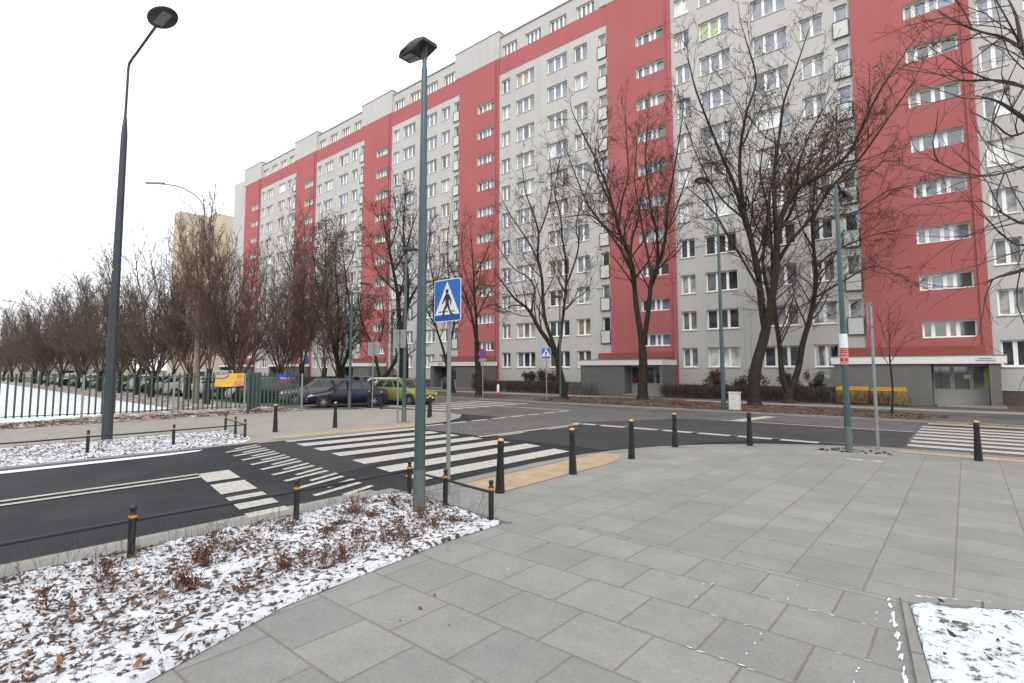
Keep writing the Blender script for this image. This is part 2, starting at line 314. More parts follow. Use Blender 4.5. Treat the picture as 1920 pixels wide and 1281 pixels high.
# ---------------------------------------------------------------- apartment block
grey=pm('render_grey',(.50,.495,.485),.9,.05,1.2,bump=.05); red=pm('render_red',(.42,.125,.13),.9,.05,1.0,bump=.05)
jamb=pm('jamb_cream',(.60,.57,.50),.9,.04); base_m=pm('plinth',(.10,.075,.07),.85,.15,3)
def wallmat(name,c,dirt=.10):
    m=bpy.data.materials.new(name); m.use_nodes=True; n=m.node_tree; b=n.nodes['Principled BSDF']; L=n.links.new; b.inputs['Roughness'].default_value=.92; b.inputs['Specular IOR Level'].default_value=.25
    tc=n.nodes.new('ShaderNodeTexCoord'); out=None
    for sc,scale,amt in (((1.0,1,.10),1.3,dirt*.45),((1,1,1),.22,dirt*.6),((1,1,1),14,dirt*.4)):
        mp=n.nodes.new('ShaderNodeMapping'); mp.inputs['Scale'].default_value=sc; L(tc.outputs['Object'],mp.inputs['Vector'])
        no=n.nodes.new('ShaderNodeTexNoise'); no.inputs['Scale'].default_value=scale; no.inputs['Detail'].default_value=6; L(mp.outputs[0],no.inputs['Vector'])
        mr=n.nodes.new('ShaderNodeMapRange'); mr.inputs['From Min'].default_value=.3; mr.inputs['From Max'].default_value=.7; mr.inputs['To Min'].default_value=1-amt; mr.inputs['To Max'].default_value=1+amt*.6; L(no.outputs[0],mr.inputs['Value'])
        if out is None: out=mr.outputs[0]
        else: mm=n.nodes.new('ShaderNodeMath'); mm.operation='MULTIPLY'; L(out,mm.inputs[0]); L(mr.outputs[0],mm.inputs[1]); out=mm.outputs[0]
    mx=n.nodes.new('ShaderNodeMix'); mx.data_type='RGBA'; mx.blend_type='MULTIPLY'; mx.inputs['Factor'].default_value=1; mx.inputs['A'].default_value=c+(1,); L(out,mx.inputs['B']); L(mx.outputs['Result'],b.inputs['Base Color'])
    MATS[name]=m; return m
grey=wallmat('render_grey_streaked',(.50,.492,.478)); red=wallmat('render_red_streaked',(.405,.127,.131))
pvc=pm('window_frame_white',(.86,.87,.88),.4,.03)
sillm=pm('sill_white',(.70,.70,.69),.5,.04); cladm=pm('entrance_grey',(.145,.145,.142),.85,.06,2,bump=.05); fascia=pm('canopy_fascia',(.74,.74,.73),.6,.05)
dredm=pm('upstand_red_shaded',(.27,.075,.065),.9,.06); panelm=pm('balcony_panel',(.56,.59,.57),.3,.03); ralm=pm('railing_dark',(.06,.06,.06),.5,.1)  # upstand red is darkened, soffit shade put into its colour
def glass(name,c,rough=.04):
    m=pm(name,c,rough,.5,1.3,spec=.5,coat=.3,detail=2); m.node_tree.nodes['Principled BSDF'].inputs['IOR'].default_value=2.15
    return m
GL=[glass('pane_dark',(.035,.038,.045)),glass('pane_curtain_grey',(.17,.175,.185)),glass('pane_sky_blue_grey',(.15,.175,.24)),glass('pane_net',(.36,.38,.39),.1),glass('pane_blind_white',(.58,.63,.60),.25),glass('pane_blind_green',(.30,.40,.14),.25),glass('pane_shutter',(.035,.022,.02),.6),glass('pane_warm_curtain',(.30,.24,.17),.1),glass('pane_pale_curtain',(.24,.25,.27),.06)]  # blue-grey panes carry the sky's reflection in their base colour
GW=[.17,.20,.27,.12,.08,0,0,.05,.11]
YF=41.0; DP=.28; FH=2.88
RS=[-91.35,-73.0,-54.55,-36.1,-17.17,1.2,19.7]
def facade(b,x0,x1,z0,z1,holes,y,dep,mj=1):
    xs=sorted(set([x0,x1]+[v for h in holes for v in (h[0],h[1]) if x0<=v<=x1])); zs=sorted(set([z0,z1]+[v for h in holes for v in (h[2],h[3]) if z0<=v<=z1]))
    for i in range(len(xs)-1):
        for j in range(len(zs)-1):
            cx=(xs[i]+xs[i+1])/2; cz=(zs[j]+zs[j+1])/2
            if any(h[0]<cx<h[1] and h[2]<cz<h[3] for h in holes): continue
            b.quad((xs[i],y,zs[j]),(xs[i+1],y,zs[j]),(xs[i+1],y,zs[j+1]),(xs[i],y,zs[j+1]))
    m0=b.m; b.m=mj
    for a,c,d,e in holes:
        b.quad((a,y,d),(a,y,e),(a,y+dep,e),(a,y+dep,d)); b.quad((c,y,d),(c,y+dep,d),(c,y+dep,e),(c,y,e))
        b.quad((a,y,e),(c,y,e),(c,y+dep,e),(a,y+dep,e)); b.quad((a,y,d),(a,y+dep,d),(c,y+dep,d),(c,y,d))
    b.m=m0
def panes(w,h,cols):
    """column edges as fractions -> list of pane rects inside the frame"""
    fr=.095; out=[]
    for i in range(len(cols)-1):
        out.append((cols[i]*w+fr,cols[i+1]*w-fr,fr,h-fr))
    return out
def frame_mb(b,w,h,cols,y=0,x=0,z=0,d=.06):
    ps=panes(w,h,cols)
    b.box(x,x+w,y-d,y,z,z+.095); b.box(x,x+w,y-d,y,z+h-.095,z+h)
    xs=[0]+[v for p in ps for v in p[:2]]+[w]
    for i in range(0,len(xs),2): b.box(x+xs[i],x+xs[i+1],y-d,y,z+.095,z+h-.095)
KIND={'D':((0,.5,1),),'T':((0,.34,.67,1),),'S':((0,.2,.48,.66,1),),'A':((0,.25,.5,.75,1),),'B':((0,1),)}
WTYPES={}   # name,kind,w,h
def wproto(kind,w,h,gi):
    key=(kind,round(w,2),round(h,2))
    if key not in WTYPES:
        cols=KIND[kind][0]; f=MB(); frame_mb(f,w,h,cols); fo=f.build('frame_src',pvc)
        s_=MB(); s_.box(-.05,w+.05,-DP-.06,-.06,-.05,-.01); so=s_.build('sill_src',sillm)
        WTYPES[key]=(fo.data,so.data); C.objects.unlink(fo); C.objects.unlink(so)
    return WTYPES[key]
def panemesh(kind,w,h,gis):
    p=MB()
    for (a,c,d,e),g in zip(panes(w,h,KIND[kind][0]),gis): p.m=g; p.quad((a,-.02,d),(c,-.02,d),(c,-.02,e),(a,-.02,e))
    return p
PM={}
def choose(kind,k,ovr=None):
    n=len(KIND[kind][0])-1
    if ovr is not None: return tuple(ovr) if hasattr(ovr,'__len__') else (ovr,)*n
    r=rnd.random(); acc=0; g=2
    for i,wt in enumerate(GW):
        acc+=wt
        if r<acc: g=i; break
    if k<3 and g==2: g=rnd.choice((0,1,8))
    if k>6 and g==0: g=2  # upper floors swap dark panes for the painted sky reflection
    return tuple(g if rnd.random()<.8 else rnd.choice((0,1,2)) for _ in range(n))
bld=thing('apartment_building','long eleven storey grey and coral red apartment block behind the street trees','building',(0,0,0))
def addwin(name,kind,x,z,w,h,y,gis,sill=True):
    fd,sd=wproto(kind,w,h,0)
    o=bpy.data.objects.new(name,fd); C.objects.link(o); o.parent=bld; o.location=(x,y,z)
    key=(kind,round(w,2),round(h,2),gis)
    if key not in PM: 
        po=panemesh(kind,w,h,gis).build('pane',GL,fix=False); PM[key]=po.data; C.objects.unlink(po)
    p=bpy.data.objects.new('pane',PM[key]); C.objects.link(p); p.parent=o
    if sill:
        s2=bpy.data.objects.new('sill',sd); C.objects.link(s2); s2.parent=o
    return o
wall=MB(); wallm=[grey,jamb]; cands=[]; restA=MB()
RED=5.93
for si,Rr in enumerate(RS[:-1]):
    nL=RS[si+1]-RED   # left edge of next strip
    x0,x1=Rr,nL; holes=[]
    wn=.7 if x1-x0<12.7 else 0
    cols=[('D',Rr+.32,1.2,1.5),('T',Rr+2.28,2.38,1.5),('T',Rr+6.25,2.38,1.5),('D',Rr+9.42,1.46,1.5)]
    for k in range(11):
        z=2.2+FH*k
        for ci,(kd,x,w,h) in enumerate(cols):
            holes.append((x,x+w,z,z+h)); cands.append((kd,x,z,w,h,si,k,ci))
        if k>=1:
            xb=x1-.92; holes.append((xb,xb+.78,z-.75,z+1.5))
    facade(wall,x0,x1,.85,33.25,holes,YF,DP)
    # attic
    ah=[(Rr+.35+i*3.1,Rr+2.35+i*3.1,35.15,36.45) for i in range(4)]
    facade(wall,x0,x1,35.1,37.45,ah,YF+.12,DP)
    for a in ah:
        if a[0]<12: addwin('attic_window','A',a[0],a[2],2.0,1.3,YF+.12+DP,(0,1,0,1) if rnd.random()<.5 else (1,0,1,0),False)
    for k in range(1,11):
        z=2.2+FH*k-.75; xb=x1-.92
        if xb>12: continue
        o=addwin('balcony_window','B',xb,z,.78,2.25,YF+DP,(rnd.choice((0,2,1)),),False)
        r=MB(); r.box(xb-.05,xb+.83,YF-.10,YF-.07,z-.02,z+1.05); q=r.build('balcony_panel',panelm,o); q.matrix_parent_inverse.identity(); q.location=(-xb,-(YF+DP),-z)
        r=MB()
        for a in ((xb-.09,xb-.04),(xb+.82,xb+.87)): r.box(a[0],a[1],YF-.13,YF-.06,z-.07,z+1.1)
        r.box(xb-.04,xb+.82,YF-.13,YF-.06,z-.075,z-.03); r.box(xb-.04,xb+.82,YF-.13,YF-.06,z+1.06,z+1.1)
        q=r.build('railing',ralm,o); q.location=(-xb,-(YF+DP),-z)
b=MB()
for Rr in RS[:-1]:
    b.box(Rr+5.42,Rr+5.45,YF-.008,YF+.02,.87,33.2); b.box(Rr+5.0,Rr+5.02,YF-.006,YF+.02,.87,33.2)
o=b.build('panel_joints',pm('joint_grey',(.33,.33,.32),.9,0),bld); o['kind']='stuff'
# left end block
facade(wall,-105.4,RS[0]-RED-.02,0,37.45,[],YF+1.2,DP)
wall.quad((-105.4,YF+1.2,0),(-105.4,YF+13,0),(-105.4,YF+13,37.45),(-105.4,YF+1.2,37.45))
wall.quad((-105.4,YF+13,0),(19.9,YF+13,0),(19.9,YF+13,37.45),(-105.4,YF+13,37.45))
wall.quad((19.7,YF+13,0),(19.7,YF,0),(19.7,YF,37.45),(19.7,YF+13,37.45))
wall.build('wall',wallm,bld,fix=False)
b=MB(); b.box(-105.35,19.65,YF+1.25,YF+12.95,37.455,37.50); b.build('roof',pm('roof_felt',(.12,.12,.12),.9),bld)
b=MB()
for si,Rr in enumerate(RS[:-1]): b.box(Rr,RS[si+1]-RED,YF+.05,YF+.3,0,.85)
b.build('plinth',base_m,bld)
b=MB()
for si,Rr in enumerate(RS[:-1]):
    b.box(Rr+.001,RS[si+1]-RED-.001,YF-.03,YF+.4,33.25,35.1)
b.build('red_band',red,bld)
for Rr in RS: b=MB(); b.box(Rr-RED-.75,Rr+.04,YF-.1,YF+4,35.13,38.1); b.build('parapet',grey,bld)
b=MB()
for Rr in RS: b.box(Rr-RED-.81,Rr+.1,YF-.16,YF+4.05,38.1,38.18)
for si,Rr in enumerate(RS[:-1]): b.box(Rr+.11,RS[si+1]-RED-.83,YF+.02,YF+.3,37.45,37.56)
b.build('parapet_coping',pm('coping',(.30,.30,.29),.6),bld)
for si,Rr in enumerate(RS):
    w=MB(); L0=Rr-RED; hs=[(Rr-3.1,Rr-.6,3.92+FH*k,3.92+FH*k+1.02) for k in range(10)]
    facade(w,L0,Rr,0.0,35.12,hs,YF-.12,DP+.1)
    w.quad((Rr,YF-.12,0),(Rr,YF+.1,0),(Rr,YF+.1,35.12),(Rr,YF-.12,35.12)); w.quad((L0,YF-.12,0),(L0,YF+.1,0),(L0,YF+.1,35.12),(L0,YF-.12,35.12))
    o=w.build('stairwell_wall',[red,jamb],bld,fix=False)
    if Rr<12:
        for k in range(10): addwin('stairwell_window','S',Rr-3.1,3.92+FH*k,2.5,1.02,YF-.12+DP+.1,(rnd.choice((0,1,2)),rnd.choice((0,2)) ,rnd.choice((0,1,2)),rnd.choice((0,2))))
    w=MB(); w.box(Rr-7.1,Rr-.35,YF-.32,YF-.125,2.9,3.42); w.build('stairwell_upstand',dredm,o)
    w=MB(); w.tube([(Rr-.38,YF-.2,35),(Rr-.38,YF-.2,3.5)],.05,6); w.build('drainpipe',red,o)
def score(c):
    p=Vector((c[1],YF,c[2]))-Vector((0,0,CAMH)); d=p.dot(_fw); 
    if d<=0: return -1
    u=p.dot(_rt)/d*1000+945; v=612-p.dot(_up)/d*1000
    if u<-80 or u>1930 or v<-60: return -1
    return 1/d
cands=[c for c in cands if c[1]<12]
cands.sort(key=lambda c:-score(c))
OV={(4,9,1):(5,5,2),(4,8,0):(2,2),(3,0,2):(6,6,0),(3,0,3):(6,6),(4,0,1):(4,4,4),(4,0,0):(1,1),(4,1,1):(0,0,0),(4,2,1):(1,0,0),(4,4,1):(3,4,4),(4,4,0):(4,3),(5,4,0):(4,4),(4,0,2):(0,0,0),(4,0,3):(1,0),(5,0,0):(0,0),(5,1,0):(3,3),(4,6,2):(4,4,2)}
for i,c in enumerate(cands):
    kd,x,z,w,h,si,k,ci=c; g=choose(kd,k,OV.get((si,k,ci)))
    if i<100: addwin('window',kd,x,z,w,h,YF+DP,g)
    else:
        restA.m=0; frame_mb(restA,w,h,KIND[kd][0],YF+DP,x,z)
        restA.box(x-.05,x+w+.05,YF-.06,YF+DP-.06,z-.05,z-.01)
        for (a,cc,d,e),gg in zip(panes(w,h,KIND[kd][0]),g): restA.m=1+gg; restA.quad((x+a,YF+DP-.02,z+d),(x+cc,YF+DP-.02,z+d),(x+cc,YF+DP-.02,z+e),(x+a,YF+DP-.02,z+e))
o=restA.build('window',[pvc]+GL,bld,fix=False); o['kind']='stuff'
# entrances
mailred=pm('mailbox_red',(.30,.015,.02),.4,.1); doorg=pm('door_grey',(.30,.31,.30),.5,.06)
txtm=pm('lettering_dark',(.06,.06,.08),.7,0)
for si,Rr in enumerate(RS):
    mir = si in (0,1,2,3)      # doors of the farther stairs sit left in their porch
    e=MB(); Y0=38.2; Y1=YF-.34; H=2.36
    dl,dr=(Rr-2.7,Rr-.3) if si in (5,6) else ((Rr-3.3,Rr-.35) if si==4 else (Rr-6.9,Rr-3.4))
    e.box(Rr-7.35,dl,Y0,Y1,0,H); 
    e.box(dr,Rr-.13 if si<5 else Rr+.15,Y0,Y1,0,H)
    e.box(dl,dr,Y0+1.2,Y1,0,H)
    eo=e.build('entrance',cladm,bld)
    e=MB(); e.box(Rr-7.5,Rr-.05 if si<5 else Rr+.42,Y0-.12,Y1+.1,H,2.78); e.build('canopy',fascia,eo)
    e=MB(); e.box(Rr-7.53,Rr-.02 if si<5 else Rr+.45,Y0-.15,Y1+.1,2.782,2.83); e.build('canopy_edge',pm('zinc',(.22,.23,.23),.5),eo)
    d=MB(); W_=dr-dl; yy=Y0+1.19
    d.box(dl+.02,dr-.02,yy-.05,yy,.02,.95); d.box(dl+.02,dr-.02,yy-.06,yy,2.2,2.34)
    for t in (0,.33,.37,.68,.72,1): d.box(dl+.02+t*(W_-.1),dl+.1+t*(W_-.1),yy-.07,yy-.0,.96,2.19)
    do=d.build('door',doorg,eo)
    d=MB(); d.quad((dl+.02,yy-.03,.95),(dr-.02,yy-.03,.95),(dr-.02,yy-.03,2.2),(dl+.02,yy-.03,2.2)); d.build('pane',GL[0],eo)
    d=MB(); d.box(dl+.2,Rr+.3,Y0-.75,Y0+1.15,.03,.12); d.build('step',kerbm,eo)
    if si in (3,4):
        mx=dl+(.25 if si==4 else .45); d=MB(); d.box(mx,mx+.24,Y0+1.03,Y0+1.13,.9,1.3); d.box(mx-.02,mx+.26,Y0+1.01,Y0+1.13,1.3,1.33); d.build('mailbox',mailred,eo)
    if si in (3,5):
        xc=Rr-.42 if si==5 else Rr-5.6
        d=MB(); d.box(xc-.42,xc+.42,Y0-.135,Y0-.125,2.45,2.72); po=d.build('address_plate',pm('plate_white',(.66,.66,.66),.5,0),eo)
        d=MB(); r2=random.Random(5)
        for row,(wd,zz) in enumerate(((.5,2.63),(.74,2.53))):
            x=xc-wd/2
            while x<xc+wd/2: q=.02+.03*r2.random(); d.box(x,x+q,Y0-.14,Y0-.137,zz-.02,zz+.025); x+=q+.015
        d.build('lettering',txtm,eo)
    if si==5:
        d=MB(); d.box(dl+1.35,dl+1.65,yy-.075,yy-.071,1.55,1.75); d.build('notice',pm('paper',(.6,.6,.58),.8,.03),eo)
        d=MB(); d.box(dl+1.6,dl+1.8,yy-.06,yy-.055,1.9,2.15); d.box(dl+2.2,dl+2.36,yy-.06,yy-.055,1.0,2.1); d.build('poster',pm('poster_yellow',(.45,.42,.05),.7,.1),eo)
d=MB(); d.box(-7.45,-6.85,YF-.02,YF-.003,1.45,1.7); d.build('wall_plaque',pm('plaque_white',(.62,.66,.74),.5,.1,20),bld)
# unseen blocks added behind the viewpoint to shade lower storeys and reflect in panes
for (x0,x1,lb) in ((0,62,'added grey slab block, unseen behind the viewpoint on the right, shading the facade'),(-84,-24,'added grey slab block, unseen behind the viewpoint on the left, shading the facade')):
    t=thing('apartment_building',lb,'building',((x0+x1)/2,-30,0)); hw=(x1-x0)/2
    b=MB(); b.box(-hw,hw,-12,0,0,31); b.build('wall',pm('shading_block_render',(.30,.29,.27),.9,.05),t)
    b=MB()
    for k in range(10):
        x=-hw+1.5
        while x<hw-2.5: b.box(x,x+1.8,0,.03,1.6+k*2.9,3.1+k*2.9); x+=3.3
    b.build('window',GL[0],t)['kind']='stuff'
# tan block far left
tb=thing('apartment_building','tall tan sandstone coloured block far behind the left hand trees','building',(-130,36,0))
tan=pm('render_tan',(.56,.48,.37),.9,.08,.3)
b=MB(); hs=[]
for k in range(11):
    for j in range(5): hs.append((9+0,0,0,0))
b.box(-3.2,0,4.6,34,0,36.9); b.box(-6.5,-3.3,6,33,0,34.2); b.box(-3,-.4,12,20,36.9,38.2)
b.build('wall',tan,tb)
b=MB()
for k in range(12):
    for j in range(3,8):
        y=7.2+j*3.4; z=2+k*2.9; 
        if z<34 and j!=5: b.box(.0,.05,y,y+1.3,z,z+1.3)
o=b.build('window',GL[2],tb); o['kind']='stuff'
b=MB()
for k in range(12):
    for j in (6,): b.box(.06,.9,9.0+j*3.4-2.2,9.0+j*3.4-.2,1.2+k*2.9,2.1+k*2.9)
o=b.build('balcony',pm('balcony_rust',(.42,.20,.13),.8,.1),tb); o['kind']='stuff'
for k,(x,y,w,l,h,cc,lb) in enumerate([(-175,30,14,26,7,(.42,.38,.30),'low pale building far off behind the parked cars'),(-215,2,16,30,8,(.5,.44,.38),'low pale building at the far left end of the lawn')]):
    t=thing('low_building',lb,'building',(x,y,0)); m=pm('low_wall%d'%k,cc,.9,.1,.5)
    b=MB(); b.box(-w/2,w/2,-l/2,l/2,0,h); b.build('wall',m,t)
    b=MB(); b.prism([(-w/2-.4,-l/2-.4),(w/2+.4,-l/2-.4),(w/2+.4,l/2+.4),(-w/2-.4,l/2+.4)],h,h+.4); b.build('roof',pm('low_roof',(.2,.1,.08),.8),t)
    b=MB()
    for q in range(int(l/3)): b.box(w/2,w/2+.04,-l/2+1+q*3,-l/2+2.4+q*3,1.2,2.8); b.box(w/2,w/2+.04,-l/2+1+q*3,-l/2+2.4+q*3,4.4,6)
    b.build('window',GL[1],t)['kind']='stuff'

# ---------------------------------------------------------------- trees
bark=mixmat('bark',(.022,.018,.014),(.048,.040,.030),4.,.35,.65,rough=.95,c3=(.045,.048,.024),s3=.8,lo3=.55,hi3=.7,bump=.8,dist=.03)
twigm=pm('twigs_brown',(.056,.039,.031),.95,.2,1.); twigr=pm('twigs_reddish',(.10,.045,.035),.95,.2,1.); seedm=pm('seed_clusters',(.17,.085,.05),.95,.3,3)
def rdir(d,ang,rn):
    o=d.orthogonal().normalized(); q=d.cross(o); a=rn.random()*2*math.pi
    return (d*math.cos(ang)+(o*math.cos(a)+q*math.sin(a))*math.sin(ang)).normalized()
def grow(b,p,d,L,r,lv,P,rn,sd=None):
    n=max(3,int(L/P['seg'])+1); pts=[p.copy()]; rr=[r]; st=L/n; cur=p.copy(); dd=d.copy(); tip=max(P['rmin'],r*.35)
    for i in range(n):
        w=P['wob']*(.6+lv*.35)
        dd=(dd+Vector((rn.uniform(-w,w),rn.uniform(-w,w),rn.uniform(-w,w)+P['up']*(1 if lv<3 else .6)))).normalized()
        cur=cur+dd*st; pts.append(cur.copy()); rr.append(r+(tip-r)*(i+1)/n)
    b.tube(pts,rr,3 if r<.03 else (4 if r<.07 else 6),cap=False)
    if lv<P['lev']:
        k=int(L*P['dens'][lv]*(1+.3*rn.uniform(-1,1)))+1
        for j in range(k):
            t=P['t0']+(1-P['t0'])*(j+rn.random())/k; i=min(n-1,int(t*n)); q=pts[i].lerp(pts[i+1],t*n-i); di=(pts[i+1]-pts[i]).normalized()
            cl=L*rn.uniform(*P['fac'])*(1.15-.6*t); cl=max(cl,.3)
            grow(b,q,rdir(di,R(rn.uniform(*P['ang'])),rn),min(cl,P.get('maxl',9)),max(P['rmin'],rr[i]*P['rf']),lv+1,P,rn,sd)
    elif sd is not None and rn.random()<P.get('seed',0) and pts[-1].z>P.get('sz',0) and (pts[-1].x<P.get('sx',99)): sd.append(pts[-1])
def seeds(sd,rn,n,s):
    b=MB()
    for p in sd:
        for k in range(n):
            c=p+Vector((rn.gauss(0,s*1.2),rn.gauss(0,s*1.2),rn.gauss(0,s*1.2))); u=Vector((rn.uniform(-1,1),rn.uniform(-1,1),rn.uniform(-1,1))).normalized()*s*.5; w=u.orthogonal().normalized()*s*rn.uniform(.25,.6)
            b.quad(c-u,c-w,c+u,c+w)
    return b
PT=dict(seg=.45,wob=.16,up=.045,rmin=.0085,lev=4,dens=[.9,1.55,2.2,2.9],fac=(.36,.6),ang=(22,60),rf=.5,t0=.18,maxl=4.5,seed=.18,ss=.06)
def limb_pts(pix,dep0,dz,rn):
    out=[]; n=len(pix)
    for i,(x,y) in enumerate(pix): out.append(AT(x,y,dep0+dz*i/(n-1)+(rn.uniform(-.15,.15) if 0<i<n-1 else 0)))
    return out
def smooth_path(pts,k=3):
    out=[]
    for i in range(len(pts)-1):
        a=pts[max(i-1,0)];b_=pts[i];c=pts[i+1];d=pts[min(i+2,len(pts)-1)]
        for j in range(k):
            t=j/k; out.append(.5*((2*b_)+(c-a)*t+(2*a-5*b_+4*c-d)*t*t+(3*b_-a-3*c+d)*t**3))
    out.append(pts[-1]); return out
def traced_tree(label,base,trunk,limbs,r0,seed,P=PT,tm=None,group='bare street trees in front of the apartment block',sm=None,ns=5):
    """trunk and main limbs set out by hand, fine branching grown from them"""
    rn=random.Random(seed); bp=G(*base); dep=DEP(bp)
    t=thing('bare_tree',label,'tree',(bp.x,bp.y,0),group=group)
    tb_=MB(); cr=MB(); sd=[]
    off_=Vector((bp.x,bp.y,0))
    tp=[p-off_ for p in smooth_path([bp]+limb_pts(trunk,dep,0,rn))]; n=len(tp)
    tb_.tube(tp,[r0*(1.25 if i==0 else 1.08 if i==1 else 1)*(1-.28*i/(n-1)) for i in range(n)],10)
    tb_.lathe([(r0*1.5,-.05),(r0*1.32,.08),(r0*1.12,.3)],tp[0],12)
    for pix,ra,rb,dz in limbs:
        lp=[p-off_ for p in smooth_path(limb_pts(pix,dep,dz,rn))]; m=len(lp)
        if dz: lp=[p+( _fw*0) for p in lp]
        rr=[ra+(rb-ra)*i/(m-1) for i in range(m)]
        (tb_ if ra>.09 else cr).tube(lp,rr,8 if ra>.09 else 6,cap=False)
        L=sum((lp[i+1]-lp[i]).length for i in range(m-1))
        k=int(L*P.get('ld',1.0))+2
        for j in range(k):
            u=P.get('lt0',.25)+(1-P.get('lt0',.25))*(j+rn.random())/k; i=min(m-2,int(u*(m-1))); q=lp[i]; di=(lp[i+1]-lp[i]).normalized()
            grow(cr,q,rdir(di,R(rn.uniform(25,60)),rn),rn.uniform(.9,1.0)*P.get('cl',3.4)*(1.1-.55*u),max(.014,rr[i]*.42),1,P,rn,sd)
        grow(cr,lp[-1],(lp[-1]-lp[-2]).normalized(),P.get('cl',3.4)*.5,rb,1,P,rn,sd)
    tb_.build('trunk',bark,t,smooth=True)
    cr.build('crown',tm or twigm,t,fix=False)
    if sd and ns: seeds(sd,rn,ns,P.get('ss',.07)).build('seed_clusters',sm or seedm,t,fix=False)['kind']='stuff'
    return t
traced_tree('wide bare tree with forked mossy trunk beside the white cabinet',(1415,765),[(1413,735),(1417,690),(1428,650),(1436,618)],[
 ([(1436,622),(1430,590),(1425,545),(1420,500),(1408,450),(1395,410),(1378,350),(1352,290),(1330,235),(1305,170),(1290,110)],.20,.03,1.2),
 ([(1422,520),(1408,450),(1396,400),(1388,340),(1388,280),(1400,210),(1418,150),(1400,80)],.15,.03,-1.2),
 ([(1436,622),(1446,570),(1455,500),(1458,440),(1470,395),(1500,350),(1545,325),(1590,290),(1620,230),(1650,170),(1690,110)],.22,.03,-1.8),
 ([(1457,440),(1452,380),(1452,320),(1462,250),(1470,190),(1495,120),(1515,60)],.13,.025,1.5),
 ([(1455,500),(1480,455),(1520,410),(1560,350),(1610,300),(1660,230),(1715,150)],.11,.025,-2.5),
 ([(1425,545),(1400,500),(1370,450),(1340,400),(1310,370),(1285,350)],.09,.02,-.8),
 ([(1458,440),(1490,380),(1500,300),(1530,230),(1560,180)],.10,.02,2.2),
 ([(1395,410),(1350,370),(1310,300),(1285,230)],.07,.02,.2),
 ([(1436,622),(1442,560),(1430,490),(1440,400),(1425,320),(1440,240)],.12,.02,2.)],.33,11,dict(PT,cl=4.2,ld=.95))
traced_tree('tall bare tree with straight thick trunk before the middle red stairwell',(1205,754),[(1205,715),(1206,680),(1204,650)],[
 ([(1204,655),(1200,620),(1193,575),(1190,540),(1186,500),(1172,460),(1160,430),(1150,390),(1138,350),(1115,295),(1092,250),(1075,215)],.2,.03,.8),
 ([(1188,510),(1165,470),(1140,435),(1110,405),(1075,405),(1045,410)],.08,.02,-1.2),
 ([(1204,655),(1212,610),(1218,560),(1222,525),(1240,480),(1248,440),(1252,390),(1262,330),(1272,270),(1280,215)],.18,.025,-.8),
 ([(1220,540),(1232,500),(1232,440),(1222,400),(1215,350),(1210,290),(1215,230)],.13,.025,1.2),
 ([(1160,430),(1165,380),(1178,330),(1175,270),(1172,205)],.09,.02,1.8),
 ([(1190,540),(1182,500),(1185,450),(1198,400),(1190,340),(1195,260)],.1,.02,-1.8),
 ([(1150,390),(1130,350),(1115,310),(1120,250)],.07,.02,-1.),
 ([(1172,460),(1130,420),(1100,380),(1080,330),(1062,280)],.08,.02,.6),
 ([(1222,525),(1215,480),(1205,430),(1200,380),(1215,320),(1235,250)],.09,.02,2.),
 ([(1248,440),(1268,390),(1285,340),(1300,300)],.06,.02,.5)],.34,12,dict(PT,cl=3.6,ld=1.05))
traced_tree('pale barked bare tree with low left limb beside the small crossing sign',(1058,752),[(1055,720),(1048,690),(1045,668)],[
 ([(1045,670),(1028,640),(1010,615),(998,592),(985,575),(965,560),(950,540),(938,525)],.17,.03,-.8),
 ([(996,588),(1000,560),(1002,540),(990,520),(965,505),(945,480),(930,455)],.07,.02,-.6),
 ([(1045,670),(1036,640),(1022,600),(1018,560),(1016,520),(1008,480),(1010,440),(1000,400),(985,360),(980,320)],.14,.025,.8),
 ([(1045,670),(1050,640),(1055,600),(1060,550),(1062,500),(1055,450),(1050,400),(1040,360),(1050,300)],.12,.025,.2),
 ([(1060,540),(1075,500),(1085,460),(1080,420),(1095,370),(1110,320)],.07,.02,1.2),
 ([(1016,520),(1000,470),(975,430),(955,400),(940,370)],.07,.02,1.),
 ([(1062,580),(1080,560),(1100,545),(1110,520)],.05,.018,.3),
 ([(1010,440),(1025,400),(1035,350),(1030,290)],.06,.02,-.8),
 ([(985,575),(962,572),(945,580),(930,570)],.05,.018,-.5)],.24,13,dict(PT,cl=3.0,ld=1.1))
traced_tree('twin trunked bare tree growing out of the hedge right of the wide forked tree',(1478,757),[(1478,740),(1478,728)],[
 ([(1476,735),(1466,700),(1462,650),(1455,600),(1450,550),(1448,500),(1446,440),(1440,380),(1450,330)],.18,.03,.8),
 ([(1480,735),(1496,695),(1505,645),(1518,600),(1526,560),(1530,520),(1526,470),(1523,420),(1526,370),(1535,310),(1550,260)],.2,.03,-.5),
 ([(1526,560),(1550,545),(1585,525),(1620,505),(1650,500),(1690,520)],.08,.02,-.8),
 ([(1530,500),(1560,475),(1600,455),(1640,440),(1690,430)],.07,.02,.8),
 ([(1524,440),(1560,410),(1610,395),(1660,360),(1700,350)],.07,.02,-.8),
 ([(1462,650),(1480,610),(1500,575),(1540,560)],.07,.02,.5),
 ([(1523,420),(1545,370),(1580,340),(1620,330),(1660,300)],.07,.02,.2),
 ([(1535,320),(1570,290),(1600,270),(1580,240)],.06,.02,.2),
 ([(1446,440),(1470,400),(1490,350),(1500,290)],.07,.02,-.4),
 ([(1526,470),(1500,420),(1490,380),(1480,320)],.06,.02,.6)],.3,14,dict(PT,cl=3.3,ld=1.3,seed=.75,ss=.11,sz=10.8,sx=3.4),ns=10)
